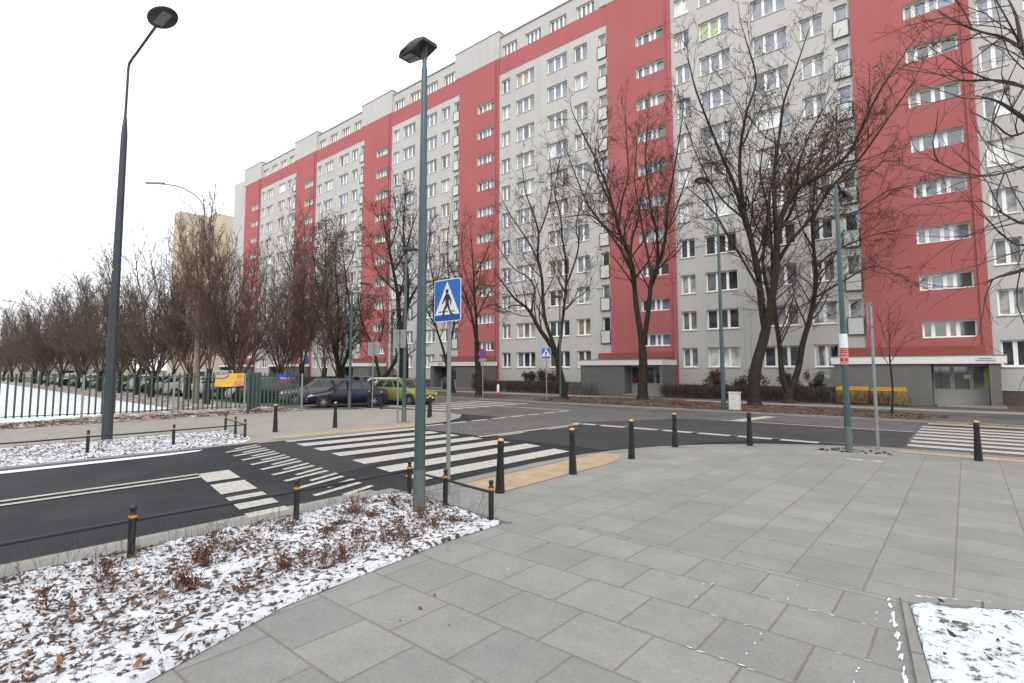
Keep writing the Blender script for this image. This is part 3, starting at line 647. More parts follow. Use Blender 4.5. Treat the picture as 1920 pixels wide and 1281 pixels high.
traced_tree('slender reddish bare tree behind the no stopping sign at the red stairwell',(898,744),[(898,715),(895,670),(894,640)],[
 ([(894,645),(888,610),(880,575),(870,545),(855,520),(842,500)],.12,.02,-.5),([(894,645),(893,600),(890,560),(888,520),(885,470),(882,430)],.12,.02,.4),
 ([(893,600),(905,570),(920,545),(935,530)],.07,.02,.3),([(888,520),(905,490),(918,455),(925,420)],.06,.02,-.4),([(880,575),(865,555),(845,545),(830,530)],.06,.02,.5),([(890,560),(872,510),(865,460),(870,420)],.06,.02,.6),([(893,590),(912,575),(935,570)],.05,.02,.6)],.26,15,dict(PT,cl=2.6,ld=1.8,dens=[.9,1.4,1.9,2.4]),tm=twigr,ns=3)
traced_tree('thin forked bare tree just right of the square crossing sign pole',(849,738),[(846,712),(840,690),(836,672)],[
 ([(836,675),(828,645),(818,615),(812,580),(815,540),(825,500),(822,440)],.11,.02,.3),([(836,675),(845,640),(852,600),(850,560),(842,520),(838,460),(845,400)],.11,.02,-.4),
 ([(818,615),(805,590),(795,560),(800,500)],.06,.02,.5),([(850,560),(862,530),(868,500)],.05,.02,0.),([(815,540),(805,480),(808,430)],.05,.02,.4)],.22,16,dict(PT,cl=2.6,ld=1.7,dens=[.9,1.6,2.2,2.6]),ns=3)
traced_tree('large dark bare tree right behind the tall teal lamp post',(756,742),[(757,700),(757,655),(754,620)],[
 ([(754,625),(748,590),(745,550),(738,510),(730,470),(722,430),(715,390)],.2,.03,1.),([(754,625),(762,580),(765,530),(760,480),(756,430),(760,370)],.17,.03,-.8),
 ([(762,580),(775,550),(792,520),(800,480),(805,440)],.12,.02,1.),([(738,510),(760,470),(772,430),(785,390)],.09,.02,.8),([(745,550),(725,530),(705,505),(695,470)],.08,.02,-.5),
 ([(748,590),(770,600),(785,585),(800,570)],.06,.02,.5),([(730,470),(745,420),(738,370)],.06,.02,-.9)],.4,17,dict(PT,cl=3.6,ld=1.25,dens=[.9,1.6,2.1,2.6],rmin=.011),ns=3)
traced_tree('dark V shaped bare tree with a curving right limb behind the parked green car',(716,744),[(715,725),(714,712)],[
 ([(714,714),(708,690),(702,660),(690,630),(678,600),(672,560)],.14,.02,.5),([(714,714),(728,698),(742,675),(750,645),(745,610),(750,570)],.17,.025,-.5),
 ([(702,660),(715,630),(720,590),(715,550)],.07,.02,.3),([(690,630),(670,615),(655,600)],.06,.02,.3),([(700,650),(685,640),(668,645)],.05,.02,-.3)],.32,18,dict(PT,cl=3.2,ld=1.5,rmin=.012),ns=3)
traced_tree('bare tree holding brown seed clusters behind the blue sedan',(640,742),[(640,715),(638,692)],[
 ([(638,695),(630,665),(622,630),(617,590),(612,540),(610,490),(612,440)],.17,.025,.4),([(638,695),(648,675),(656,640),(658,590),(650,540),(645,490),(640,450)],.13,.02,-.6),
 ([(638,695),(632,660),(636,610),(632,550),(628,490),(630,430)],.13,.02,.7),([(622,630),(600,600),(585,570),(575,540)],.08,.02,-.3),([(617,590),(595,540),(590,490),(598,450)],.07,.02,.3),
 ([(630,665),(608,650),(590,640),(572,610)],.06,.02,.4),([(656,640),(672,610),(690,590)],.06,.02,.2),([(645,520),(662,480),(668,450)],.05,.02,.3),([(612,540),(600,500),(585,480)],.05,.02,-.3)],.3,19,dict(PT,cl=2.8,ld=1.15,seed=.7,ss=.12,rmin=.011,dens=[.9,1.4,1.8,2.2]),ns=7)
traced_tree('young staked bare sapling on the leafy verge before the right hand porch',(1672,781),[(1674,740),(1671,700),(1668,670)],[
 ([(1668,672),(1668,640),(1665,610),(1668,585)],.03,.01,0),([(1670,690),(1655,665),(1645,640)],.02,.008,.3),([(1669,680),(1685,655),(1700,625)],.02,.008,-.3),([(1668,650),(1680,620),(1684,595)],.016,.008,.2),([(1668,655),(1656,625),(1652,600)],.016,.008,-.2)],.045,20,dict(PT,cl=.9,ld=2.2,rmin=.004,dens=[1,2.2,2.5,2.5],lev=3,seg=.25),tm=twigr,ns=0,group=None)
# big tree whose trunk stands outside the frame on the right
def outside_tree():
    rn=random.Random(33); base=Vector((5.6,15.2,0)); t=thing('bare_tree','large bare tree leaning its branches in from beyond the right edge','tree',base)
    tb_=MB(); cr=MB(); P=dict(PT,cl=1.7,ld=1.0,rmin=.0032,wob=.2,up=.01,seg=.28,dens=[.9,1.0,1.5,2.0],rf=.42)
    dep=DEP(base)-.5
    tp=[Vector((0,0,0)),Vector((-.1,0,2)),Vector((0,.1,4.2)),Vector((-.1,.1,6.0))]; tb_.tube(smooth_path(tp),[.4-.014*i for i in range(10)],10)
    top=base+tp[-1]
    for pix,dz,ra in [([(2020,420),(1990,330),(1950,180),(1915,90),(1890,40),(1850,-30)],0,.038),([(1990,330),(1975,260),(1935,245),(1895,255),(1862,230),(1820,210)],-1,.025),([(1915,90),(1880,70),(1840,60),(1790,40),(1760,20)],.6,.025),
        ([(2020,420),(1990,360),(1950,310),(1900,320),(1850,330),(1800,322),(1750,300)],-.6,.022),([(1950,180),(1900,155),(1850,150),(1800,150),(1770,130)],.8,.02),([(1935,500),(1900,512),(1870,520),(1845,535)],.2,.03),
        ([(2000,380),(1930,420),(1880,400),(1830,370)],.5,.03),([(1950,200),(1940,100),(1935,20),(1925,-60)],-.6,.05),([(1962,250),(1910,215),(1870,190),(1830,180)],-.3,.04),([(2020,430),(1960,450),(1910,460),(1880,440)],.3,.03),([(1915,90),(1905,30),(1880,-20)],.9,.03)]:
        lp=smooth_path(limb_pts(pix,dep,dz,rn)); 
        if pix[0][0]>=2000: lp=[top.lerp(lp[0],.6)]+lp
        lp=[p-base for p in lp]; m=len(lp); rr=[ra+(.005-ra)*i/(m-1) for i in range(m)]
        cr.tube(lp,rr,6,cap=False); L=sum((lp[i+1]-lp[i]).length for i in range(m-1)); k=int(L*P['ld'])+3
        for j in range(k):
            u=.12+.88*(j+rn.random())/k; i=min(m-2,int(u*(m-1)))
            grow(cr,lp[i],rdir((lp[i+1]-lp[i]).normalized(),R(rn.uniform(25,60)),rn),P['cl']*(1.15-.6*u),max(.01,rr[i]*.4),2,P,rn,None)
    for a in range(5):
        d=Vector((3.2+math.cos(a*1.1-1.2),math.sin(a*1.1-1.2)-.2,1.6)).normalized(); grow(cr,tp[-1]+Vector((0,0,-.1)),d,3.0,.07,1,PT,rn,None)
    tb_.build('trunk',bark,t,smooth=True); cr.build('crown',twigm,t,fix=False)
outside_tree()
# free-grown trees for the parking row at the left
def free_tree(seed,H,spread,fork,r0,P,stems):
    rn=random.Random(seed); tb_=MB(); cr=MB(); sd=[]
    tp=[Vector((0,0,0)),Vector((rn.uniform(-.1,.1),0,fork*.5)),Vector((rn.uniform(-.15,.15),rn.uniform(-.1,.1),fork))]
    tb_.tube(smooth_path(tp),[r0*1.1-r0*.2*i/6 for i in range(7)],8)
    for k in range(stems):
        a=2*math.pi*(k+rn.random()*.7)/stems; tilt=R(spread*(.35+.65*rn.random())); d=Vector((math.sin(tilt)*math.cos(a),math.sin(tilt)*math.sin(a),math.cos(tilt)))
        L=(H-fork)*rn.uniform(.8,1.02)/max(.6,math.cos(tilt)); grow(cr,tp[-1]-Vector((0,0,rn.random()*fork*.45)),d,L,r0*rn.uniform(.2,.38),0,P,rn,sd)
    return tb_,cr,sd
PF=dict(seg=.7,wob=.09,up=.05,rmin=.009,lev=3,dens=[2.8,3.0,3.2],fac=(.20,.36),ang=(14,46),rf=.45,t0=.10,maxl=3.2)
protos=[]
for k,(sd_,H,sp,fk,r0,st) in enumerate([(41,10.6,40,1.8,.2,11),(42,11.3,38,2.0,.22,11),(43,9.8,46,1.7,.2,12),(44,12.2,20,2.2,.17,5),(45,13.4,22,2.2,.18,5)]):
    a,c_,_=free_tree(sd_,H,sp,fk,r0,PF,st); to=a.build('trunk',bark,smooth=True); co=c_.build('crown',pm('twigs_row_brown_skybleed',(.112,.078,.062),.95,.25,1.),fix=False)  # brown twigs, colour paled to imitate sky bleeding through the crowns
    protos.append((to.data,co.data)); C.objects.unlink(to); C.objects.unlink(co)
def put_tree(pi,x,y,s,rz,label,group):
    t=thing('bare_tree',label,'tree',(x,y,0),rz,group)
    for nm,me in zip(('trunk','crown'),protos[pi]): o=bpy.data.objects.new(nm,me); C.objects.link(o); o.parent=t; o.scale=(s,s,s)
    return t
gl='bare trees in the row along the car park at the left'
ordn=['nearest','second','third','fourth','fifth','sixth','seventh','eighth','ninth','tenth','eleventh','twelfth','thirteenth','fourteenth','fifteenth']
xs_=[-39.6,-44.6,-49.4,-54.3,-59.2,-64.5,-70,-76,-82,-88.5,-95.5,-103,-111,-120,-130]
for i,x in enumerate(xs_): put_tree((0,1,2)[i%3],x,13.0+rnd.uniform(-.4,.4),rnd.uniform(.84,.96),rnd.random()*6,'fan shaped bare tree, %s from the right in the row behind the snowy lawn'%ordn[i],gl)
for i,(x,y,pi,s,lb) in enumerate([(-33.6,12.4,3,.95,'tall upright bare tree standing right beside the old concrete lamp post'),(-34.2,14.4,1,.9,'bushy bare tree just behind the yellow banner on the fence'),
    (-32.9,19.4,4,.98,'tall bare tree rising above the parked cars behind the fence gate'),(-35.6,19.3,3,1.1,'tall narrow bare tree left of the gate, in front of the end of the block'),(-39.8,20.5,4,.8,'bare tree among the parked cars right of the tan tower'),(-44,27.6,0,1.0,'short bare tree near the far left entrance of the block'),(-56,28,1,1.05,'wide bare tree in front of the left end of the block'),(-70,28.5,2,1.1,'bare tree farther left in front of the tan tower'),(-86,27,0,1.15,'far bare tree across the street below the tan tower'),(-103,28,1,1.1,'farthest bare tree on the building side of the street')]):
    put_tree(pi,x,y,s,i*1.3,lb,'bare trees around the parked cars')
put_tree(2,-80,2.5,.75,1,'small bare tree at the far left edge beyond the snowy lawn',None)
# ---------------------------------------------------------------- street lamps and posts
teal=pm('pole_teal',(.075,.120,.128),.38,.08,4,metal=.35); galv=pm('pole_galvanised',(.15,.175,.17),.5,.12,8,metal=.4); dark=pm('pole_anthracite',(.05,.062,.075),.45,.1,4,metal=.2)
blackm=pm('black_paint',(.014,.014,.016),.4,.2,6); amber=pm('amber_band',(.75,.27,.015),.4,.1,20); headm=pm('lamp_head_black',(.028,.032,.036),.4,.15,5); lens=pm('lamp_glass',(.22,.22,.22),.2,.15,20)
galv2=pm('sign_post_grey',(.27,.29,.30),.5,.1,8,metal=.3)
capy=pm('cap_yellow',(.80,.46,.03),.4,.1,20)
def curved_sheet(r,z0,z1,a0,a1):
    b=MB(); n=8
    for i in range(n):
        p=a0+(a1-a0)*i/n;q=a0+(a1-a0)*(i+1)/n
        b.quad((r*math.cos(p),r*math.sin(p),z0),(r*math.cos(q),r*math.sin(q),z0),(r*math.cos(q),r*math.sin(q),z1),(r*math.cos(p),r*math.sin(p),z1))
    return b
def flat_head(parent,L=.50,Wd=.30):
    b=MB(); pr_=[(-.12,.05),(-.12,.10),(.05,.135),(.22,.13),(L-.08,.07),(L,.0),(L,-.025),(.1,-.03)]
    vs=[];n=len(pr_)
    for y,s in ((-Wd/2,.9),(-Wd/2*.86,1),(Wd/2*.86,1),(Wd/2,.9)): vs+=[(p[0],y*(.75 if p[0]>L-.02 else 1),p[1]*(.45 if abs(y)>Wd*.45 and p[1]>.05 else 1)) for p in pr_]
    fs=[(r*n+i,r*n+(i+1)%n,(r+1)*n+(i+1)%n,(r+1)*n+i) for r in range(3) for i in range(n)]+[tuple(range(n))[::-1],tuple(range(3*n,4*n))]
    b.add(vs,fs); b.tube([(0,0,-.16),(0,0,-.02),(-.02,0,.08)],[.045,.055,.06],10)
    h=b.build('lamp_head',headm,parent,smooth=True)
    b=MB(); b.box(L*.42,L*.86,-.10,-.01,-.040,-.033); b.box(L*.42,L*.86,.01,.10,-.040,-.033); b.build('lamp_glass',lens,h)
    return h
def pole_lamp(label,x,y,H,rz,r0=.088,r1=.04,sleeve=.64,mat=None,group='teal pole lamps with flat black heads'):
    t=thing('street_lamp',label,'street lamp',(x,y,0),0,group)
    b=MB(); b.tube([(0,0,sleeve if sleeve else 0),(0,0,H*.5),(0,0,H-.35),(0,0,H-.28),(0,0,H-.1)],[r0*.93,(r0+r1)/2,r1+.005,r1-.006,r1-.006],16); b.build('pole',mat or teal,t,smooth=True)
    if sleeve:
        b=MB(); b.tube([(0,0,-.02),(0,0,sleeve)],[r0*1.06,r0*.99],16); s_=b.build('pole_base',galv,t,smooth=True)
        b=MB(); b.prism([(-.2,-.2),(.2,-.2),(.2,.2),(-.2,.2)],.02,.05)
        for a in (-1,1):
            for c_ in (-1,1): b.tube([(a*.16,c_*.16,.05),(a*.16,c_*.16,.09)],.015,6)
        b.build('base_plate',galv2,t)
    if sleeve: curved_sheet(r0*.95+.004,sleeve+.12,sleeve+.5,R(-75),R(-20)).build('access_door',mat or teal,t)
    h=flat_head(t); h.location=(0,0,H); h.rotation_euler=(0,R(-4),rz)
    return t
pole_lamp('tall teal lamp post with flat black head standing in the near snowy bed',-6.08,5.16,7.02,math.pi)
t=pole_lamp('teal lamp post with white and red notices by the right hand crossing',-2.34,15.98,7.0,R(80),r0=.085)
for k in kids(t):
    if k.name.startswith('lamp_head'): k.location=(0.05,.5,6.75); k.rotation_euler=(0,R(20),R(60)); k.scale=(.72,.72,.72)
b=MB(); b.tube([(0,0,7.0),(.03,.2,6.9),(.05,.42,6.8)],.035,8); b.build('arm',headm,t)
curved_sheet(.098,2.62,2.98,R(195),R(345)).build('notice',pm('notice_white',(.74,.78,.86),.7,.06,25),t)
curved_sheet(.096,2.20,2.60,R(195),R(345)).build('warning_notice',pm('notice_pale_red',(.60,.25,.23),.7,.15,18),t)
b=curved_sheet(.099,2.28,2.36,R(215),R(262)); b2_=curved_sheet(.099,2.28,2.36,R(285),R(325)); b.add(b2_.v,b2_.f)
for z in (2.42,2.49,2.54): q=curved_sheet(.099,z,z+.02,R(210),R(322)); b.add(q.v,q.f)
b.build('notice_print',pm('print_red',(.42,.02,.03),.6,0),t)
b=MB(); 
for k in range(26):
    a=rnd.random()*6.28; d=rnd.uniform(.2,.7); x,y=d*math.cos(a)*1.3,d*math.sin(a)*.5; b.box(x-.03,x+.03,y-.02,y+.02,.02,.02+rnd.uniform(.02,.05))
o=b.build('debris',soil,None); o.location=(-2.34,15.98,0); tag(o,'small dark debris and leaves around the foot of the notice lamp post','debris',kind='stuff')
pole_lamp('teal lamp post with flat black head on the pavement opposite',-16.59,13.26,6.75,R(20),sleeve=0.6)
pole_lamp('slim teal lamp post beside the blue crossing sign across the street',-19.36,27.82,6.6,R(200),r0=.075,sleeve=0)
def disc_head(parent,loc,rot,rx=.45,ry=.27):
    b=MB(); n=24
    prof=[(.35,.06),(.8,.045),(1,.0),(.97,-.03),(.8,-.035)]
    vs=[(0,0,.065)];
    for s,z in prof: vs+=[(rx*s*math.cos(2*math.pi*k/n),ry*s*math.sin(2*math.pi*k/n),z) for k in range(n)]
    fs=[(0,1+k,1+(k+1)%n) for k in range(n)]
    for r in range(len(prof)-1): fs+=[(1+r*n+k,1+r*n+(k+1)%n,1+(r+1)*n+(k+1)%n,1+(r+1)*n+k) for k in range(n)]
    fs.append(tuple(1+(len(prof)-1)*n+k for k in range(n))); b.add(vs,fs)
    h=b.build('lamp_head',headm,parent,smooth=True); h.location=loc; h.rotation_euler=rot
    b=MB(); b.box(-rx*.62,rx*.62,-ry*.35,ry*.35,-.042,-.037); b.build('lamp_glass',lens,h)
    return h
t=thing('street_lamp','very tall dark lamp post with oval head in the snowy bed across the side street','street lamp',(-18.86,4.3,0))
b=MB(); b.tube([(0,0,0),(0,0,9.1),(0,0,9.35),(0,0,9.75)],[.14,.085,.07,.035],16); b.build('pole',dark,t,smooth=True)
b=MB(); b.tube(smooth_path([Vector(p) for p in [(0,0,9.7),(.02,0,10.8),(.05,0,11.25),(.18,.02,11.40),(.9,.05,11.5),(2.2,.1,11.68)]],4),.035,10); b.build('arm',dark,t,smooth=True)
disc_head(t,(2.62,.12,11.73),(0,R(-6),R(5)),.52,.34)
b=MB(); b.box(-.03,.06,-.125,-.09,4.96,5.03); b.build('yellow_tag',pm('tag_yellow',(.6,.7,.02),.4,0),t)
t=thing('street_lamp','teal curved lamp post with oval head next to the white cabinet','street lamp',(-9.06,26.87,0))
b=MB(); b.tube([(0,0,0),(0,0,4),(0,0,9.0)],[.115,.09,.06],14); b.build('pole',teal,t,smooth=True)
b=MB(); b.tube(smooth_path([Vector(p) for p in [(0,0,8.9),(0,-.05,9.7),(0,-.35,10.4),(0,-.9,10.85),(0,-1.5,11.0)]],4),.042,10); b.build('arm',teal,t,smooth=True)
disc_head(t,(0,-1.95,11.02),(0,0,R(90)),.5,.34)
conc=pm('old_concrete',(.23,.19,.135),.9,.12,3)
t=thing('street_lamp','old tan concrete lamp post with long curved arm behind the green fence','street lamp',(-35.03,12.26,0))
b=MB(); b.tube([(0,0,0),(0,0,5),(0,0,11.2)],[.19,.15,.10],12); b.build('pole',conc,t,smooth=True)
b=MB(); b.tube(smooth_path([Vector(p) for p in [(0,0,11.1),(0,0,12.0),(-.3,-.4,12.7),(-.9,-1.1,13.2),(-1.6,-1.8,13.35)]],4),.035,8); b.build('arm',galv,t,smooth=True)
b=MB(); b.box(-.55,.55,-.1,.1,-.05,.04); h=b.build('lamp_head',pm('lamp_head_grey',(.3,.3,.3),.5,.05),t); h.location=(-1.9,-2.15,13.4); h.rotation_euler=(0,0,R(48))
b=MB(); b.box(-.12,.12,-.12,.12,9.9,10.5); b.build('junction_box',galv,t)
t=thing('street_lamp','old lamp post with curved arm standing behind the V shaped tree','street lamp',(-38.5,29.3,0))
b=MB(); b.tube([(0,0,0),(0,0,6.6)],[.12,.08],8); b.build('pole',conc,t,smooth=True)
b=MB(); b.tube(smooth_path([Vector(p) for p in [(0,0,6.5),(-.1,-.1,8.0),(-.6,-.6,9.0),(-1.5,-1.3,9.6)]],4),.035,6); b.build('arm',galv,t)
b=MB(); b.box(-.5,.4,-.14,.14,-.07,.09); h=b.build('lamp_head',headm,t); h.location=(-1.9,-1.6,9.65); h.rotation_euler=(0,R(8),R(40))
for i,(x,y,lb) in enumerate([(-96,13.5,'slim far grey lamp post with long arm beside the snowy lawn')]):
    t=thing('street_lamp',lb,'street lamp',(x,y,0)); b=MB(); b.tube([(0,0,0),(0,0,9.8)],[.16,.09],8); b.build('pole',galv,t)
    b=MB(); b.tube([(0,0,9.7),(-.5,-1,10.6),(-1.2,-2.6,11.1)],.05,6); b.build('arm',galv,t); b=MB(); b.box(-.15,.15,-.9,.1,-.05,.05); h=b.build('lamp_head',headm,t); h.location=(-1.25,-2.9,11.15)
t=thing('gantry_post','tall thin teal post with a horizontal arm at the edge of the far pavement','post',(-25.03,16.33,0))
b=MB(); b.tube([(0,0,0),(0,0,1.0),(0,0,6.3)],[.085,.075,.06],12); b.build('pole',teal,t,smooth=True)
b=MB(); b.tube([(0,0,6.2),(0,2.6,6.28)],.035,8); b.build('arm',galv,t); b=MB(); b.tube([(0,0,0),(0,0,.9)],.09,12); b.build('pole_base',galv,t)
# ---------------------------------------------------------------- signs
blue=pm('sign_blue',(.03,.16,.52),.35,.12,3); blue2=pm('sign_blue_deep',(.012,.09,.40),.35,.06,3); white=pm('sign_white',(.80,.81,.82),.4,.03); blk=pm('sign_black',(.02,.02,.022),.5,0); sback=pm('sign_back_grey',(.25,.26,.265),.5,.06,3); redm=pm('sign_red',(.50,.02,.03),.4,.05)
def rrect(w,h,r,n=5):
    p=[]
    for cx,cy,a0 in ((w/2-r,h/2-r,0),(-w/2+r,h/2-r,90),(-w/2+r,-h/2+r,180),(w/2-r,-h/2+r,270)):
        for k in range(n+1): a=R(a0+90*k/n); p.append((cx+r*math.cos(a),cy+r*math.sin(a)))
    return p
def plate(b,pts,y0,y1):
    n=len(pts); b.add([(p[0],y0,p[1]) for p in pts]+[(p[0],y1,p[1]) for p in pts],[tuple(range(n)),tuple(range(n,2*n))[::-1]]+[(i,n+i,n+(i+1)%n,(i+1)%n) for i in range(n)])
MAN=[(.0,.235,'head'),[(-.02,.19),(.035,.185),(.075,.12),(.1,.06),(.085,-.02),(.065,-.02),(.07,.05),(.045,.09),(.04,.0),(.06,-.08),(.1,-.17),(.145,-.205),(.14,-.22),(.09,-.225),(.075,-.2),(.03,-.1),(.01,-.05),(-.04,-.12),(-.06,-.22),(-.13,-.225),(-.13,-.21),(-.09,-.195),(-.08,-.11),(-.03,-.01),(-.03,.09),(-.06,.05),(-.1,-.0),(-.115,.01),(-.075,.09),(-.04,.165)]]
def crossing_sign(parent,s=1.,z=3.25,w=.66,h=.72,y=-.05):
    b=MB(); plate(b,rrect(w,h,.05),y-.004,y); p=b.build('sign_plate',white,parent)
    b=MB(); plate(b,rrect(w-.03,h-.03,.04),y-.007,y-.0045); 
    f=b.build('blue_field',blue,p)
    b=MB(); plate(b,[(x,zz) for x,zz in [(-w/2+.03,-h/2+.115),(w/2-.03,-h/2+.115),(0,h/2-.035)]],y-.010,y-.0075); b.build('white_triangle',white,p)
    b=MB(); plate(b,rrect(w-.04,.085,.02),y-.010,y-.0072); b.v=[(q[0],q[1],q[2]-h/2+.065) for q in b.v]; b.build('blue_strip',blue2,p)
    k=.86*h/.72; b=MB(); pts=[(x*k*1.3,zz*k*1.05-.06) for x,zz in MAN[1]]; plate(b,pts,y-.013,y-.0105)
    c=[(.0+.034*math.cos(a*.524),.235*k-.06+.01+.04*math.sin(a*.524)) for a in range(12)]; plate(b,c,y-.013,y-.0105)
    for x0,x1 in ((-.24,-.11),(-.05,.02),(.10,.22)): plate(b,[(x0*k,-.2),(x1*k,-.2),(x1*k,-.183),(x0*k,-.183)],y-.0128,y-.0105)
    b.build('walking_figure',blk,p)
    p.location=(0,0,z); return p
t=thing('traffic_sign','blue square pedestrian crossing sign on grey pole near the low barrier','sign',(-6.59,6.21,0))
b=MB(); b.tube([(0,0,-.02),(0,0,3.55)],.036,14); b.build('pole',galv2,t,smooth=True); crossing_sign(t)
b=MB(); 
for z in (3.05,3.45): b.box(-.06,.06,-.047,.045,z-.02,z+.02)
b.build('clamp',galv,t)
t=thing('traffic_sign','small distant blue pedestrian crossing sign on the verge across the street','sign',(-20.34,27.69,0))
b=MB(); b.tube([(0,0,0),(0,0,3.4)],.034,10); b.build('pole',galv2,t); p=crossing_sign(t,z=3.08,w=.66,h=.68); p.rotation_euler=(0,0,R(12))
t=thing('traffic_sign','grey pole with a crossing sign seen edge on by the right hand crossing','sign',(-1.81,16.68,0))
b=MB(); b.tube([(0,0,0),(0,0,3.82)],.038,14); b.build('pole',galv2,t,smooth=True)
p=crossing_sign(t,z=3.45,w=.66,h=.66); p.rotation_euler=(0,0,R(-82)); p.location=(-.03,.06,3.45)
b=MB(); b.box(-.05,.3,-.03,.0,3.14,3.18); b.box(-.05,.3,-.03,.0,3.74,3.78); q=b.build('bracket',dark,t); q.rotation_euler=(0,0,R(98))
def back_sign(label,x,y,H,w,h,rz,pole=True,zc=None,offx=0):
    t=thing('traffic_sign',label,'sign',(x,y,0),rz); b=MB(); b.tube([(0,0,0),(0,0,H)],.034,10); b.build('pole',galv2,t,smooth=True)
    b=MB(); plate(b,rrect(w,h,.04),.04,.05); q=b.build('sign_plate',sback,t); q.location=(offx,0,zc or H-h/2)
    b=MB(); plate(b,rrect(w-.02,h-.02,.04),.052,.056); q=b.build('sign_face',blue,t); q.location=(offx,0,zc or H-h/2)
    b=MB(); b.box(-.06,.06,-.03,.045,H-.14,H-.1); b.box(-.06,.06,-.03,.045,H-h+.08,H-h+.12); b.build('clamp',galv,t); return t
back_sign('grey backed traffic sign on thin pole at the pavement corner opposite',-16.78,13.1,3.62,.66,.72,R(10))
back_sign('second grey backed sign, just left of the corner one and farther away behind it',-24.77,17.6,3.55,.68,.75,R(30))
t=thing('traffic_sign','round blue and red no stopping sign with white plate below','sign',(-25.47,27.21,0),R(18))
b=MB(); b.tube([(0,0,0),(0,0,3.45)],.034,10); b.build('pole',galv2,t)
def disc(r,y0,y1,m,nm,par,z,n=24): b=MB(); plate(b,[(r*math.cos(2*math.pi*k/n),r*math.sin(2*math.pi*k/n)) for k in range(n)],y0,y1); q=b.build(nm,m,par); q.location=(0,0,z); return q
disc(.33,-.05,-.042,redm,'sign_plate',t,3.15); disc(.25,-.055,-.0505,blue2,'blue_field',t,3.15)
b=MB(); plate(b,[(-.2,-.14),(-.14,-.2),(.2,.14),(.14,.2)],-.06,-.0555); q=b.build('red_bar',redm,t); q.location=(0,0,3.15)
b=MB(); plate(b,rrect(.6,.2,.03),-.05,-.042); q=b.build('lower_plate',sback,t); q.location=(0,0,2.68)
t=thing('traffic_sign','blue parking sign with white letter P behind the parked cars','sign',(-48.6,26.6,0),R(28))
b=MB(); b.tube([(0,0,0),(0,0,3.3)],.045,8); b.build('pole',galv2,t)
b=MB(); plate(b,rrect(.78,.9,.06),-.06,-.05); q=b.build('sign_plate',blue2,t); q.location=(0,0,3.0)
text_mesh('P',.85,white,'letter',t,(0,-.065,3.0),(math.pi/2,0,0))
# ---------------------------------------------------------------- bollards
def bollard_proto():
    t=thing('bollard','','bollard'); b=MB(); b.lathe([(.082,0),(.08,.04),(.062,.45),(.052,.68),(.053,.69),(.056,.7),(.056,.84),(.05,.86)],sides=18); b.build('post',blackm,t,smooth=True)
    b=MB(); b.lathe([(.051,.861),(.049,.885),(.03,.897),(.005,.9)],sides=18); b.build('cap',capy,t,smooth=True); return t
bp_=bollard_proto()
BL=[(-6.04,6.88,'black bollard nearest the low barrier, at the foot of the ochre paving'),(-5.99,9.01,'black bollard with yellow cap in the middle of the near ochre strip'),(-5.96,11.4,'black bollard just past the far end of the near ochre strip'),(-5.95,13.82,'black bollard at the curve of the near pavement corner'),(-4.54,15.42,'plain topped black bollard left of the notice lamp post'),(.1,16.27,'large looking black bollard by the right hand zebra crossing'),
 (-17.32,8.52,'black bollard opposite, at the left end of the far ochre strip'),(-16.96,10.5,'black bollard opposite, between the far barrier and the corner lamp'),(-22.82,16.77,'black bollard beside the rear of the blue sedan'),(-17.45,15.3,'black bollard on the opposite corner, front one of the pair by the green car'),(-17.9,15.75,'black bollard on the opposite corner, rear one of the pair by the green car'),(-24.1,16.9,'short black bollard partly hidden behind the wheel of the blue sedan')]
for i,(x,y,lb) in enumerate(BL):
    o=bp_ if i==0 else copy_tree(bp_)
    o.location=(x,y,.02); o['label']=lb; o['group']='black bollards with yellow caps'; o.rotation_euler=(R(rnd.uniform(-1,1)),R(rnd.uniform(-1,1)),0)
    if i in(4,):
        for k in kids(o):
            if k.name.startswith('cap'): k.data=k.data.copy(); k.data.materials[0]=blackm
# ---------------------------------------------------------------- low barriers
def barrier(label,posts,rails,tops=True):
    t=thing('low_barrier',label,'barrier',(posts[0][0],posts[0][1],0),0,'black low barriers with ball topped posts'); ox,oy=posts[0]
    for x,y in posts:
        b=MB(); r=.037; b.lathe([(r,0),(r,.5),(r*.95,.505),(r*.7,.52),(r*.65,.535)]+[(.036*math.sin(a*math.pi/8),.565-.036*math.cos(a*math.pi/8)) for a in range(1,8)]+[(.002,.602)],(x-ox,y-oy,0),14); p=b.build('post',blackm,t,smooth=True)
        b=MB(); b.lathe([(r+.004,.467),(r+.004,.495)],(x-ox,y-oy,0),14); b.build('amber_band',amber,p,smooth=True)
    for i,j in rails:
        a=posts[i];c_=posts[j]; b=MB(); d=Vector((c_[0]-a[0],c_[1]-a[1],0)); u=d.normalized()*.036
        b.tube([(a[0]-ox+u.x,a[1]-oy+u.y,.435),((a[0]+c_[0])/2-ox,(a[1]+c_[1])/2-oy,.43),(c_[0]-ox-u.x,c_[1]-oy-u.y,.435)],.019,10); b.build('rail',blackm,t,smooth=True)
barrier('black low barrier of ball topped posts round the near snowy bed',[(-6.99,5.72),(-6.0,5.6),(-4.94,5.45),(-6.97,3.76),(-7.02,1.88),(-7.04,0),(-7.05,-1.9),(-7.06,-3.8)],[(0,1),(1,2),(0,3),(3,4),(4,5),(5,6),(6,7)])
barrier('black low barrier of ball topped posts round the snowy bed across the side street',[(-16.3,7.1),(-17.45,7.3),(-18.72,7.51),(-16.25,5.19),(-16.3,3.34),(-16.3,1.5),(-16.3,-.4),(-16.3,-2.3)],[(0,1),(1,2),(0,3),(3,4),(4,5),(5,6),(6,7)])
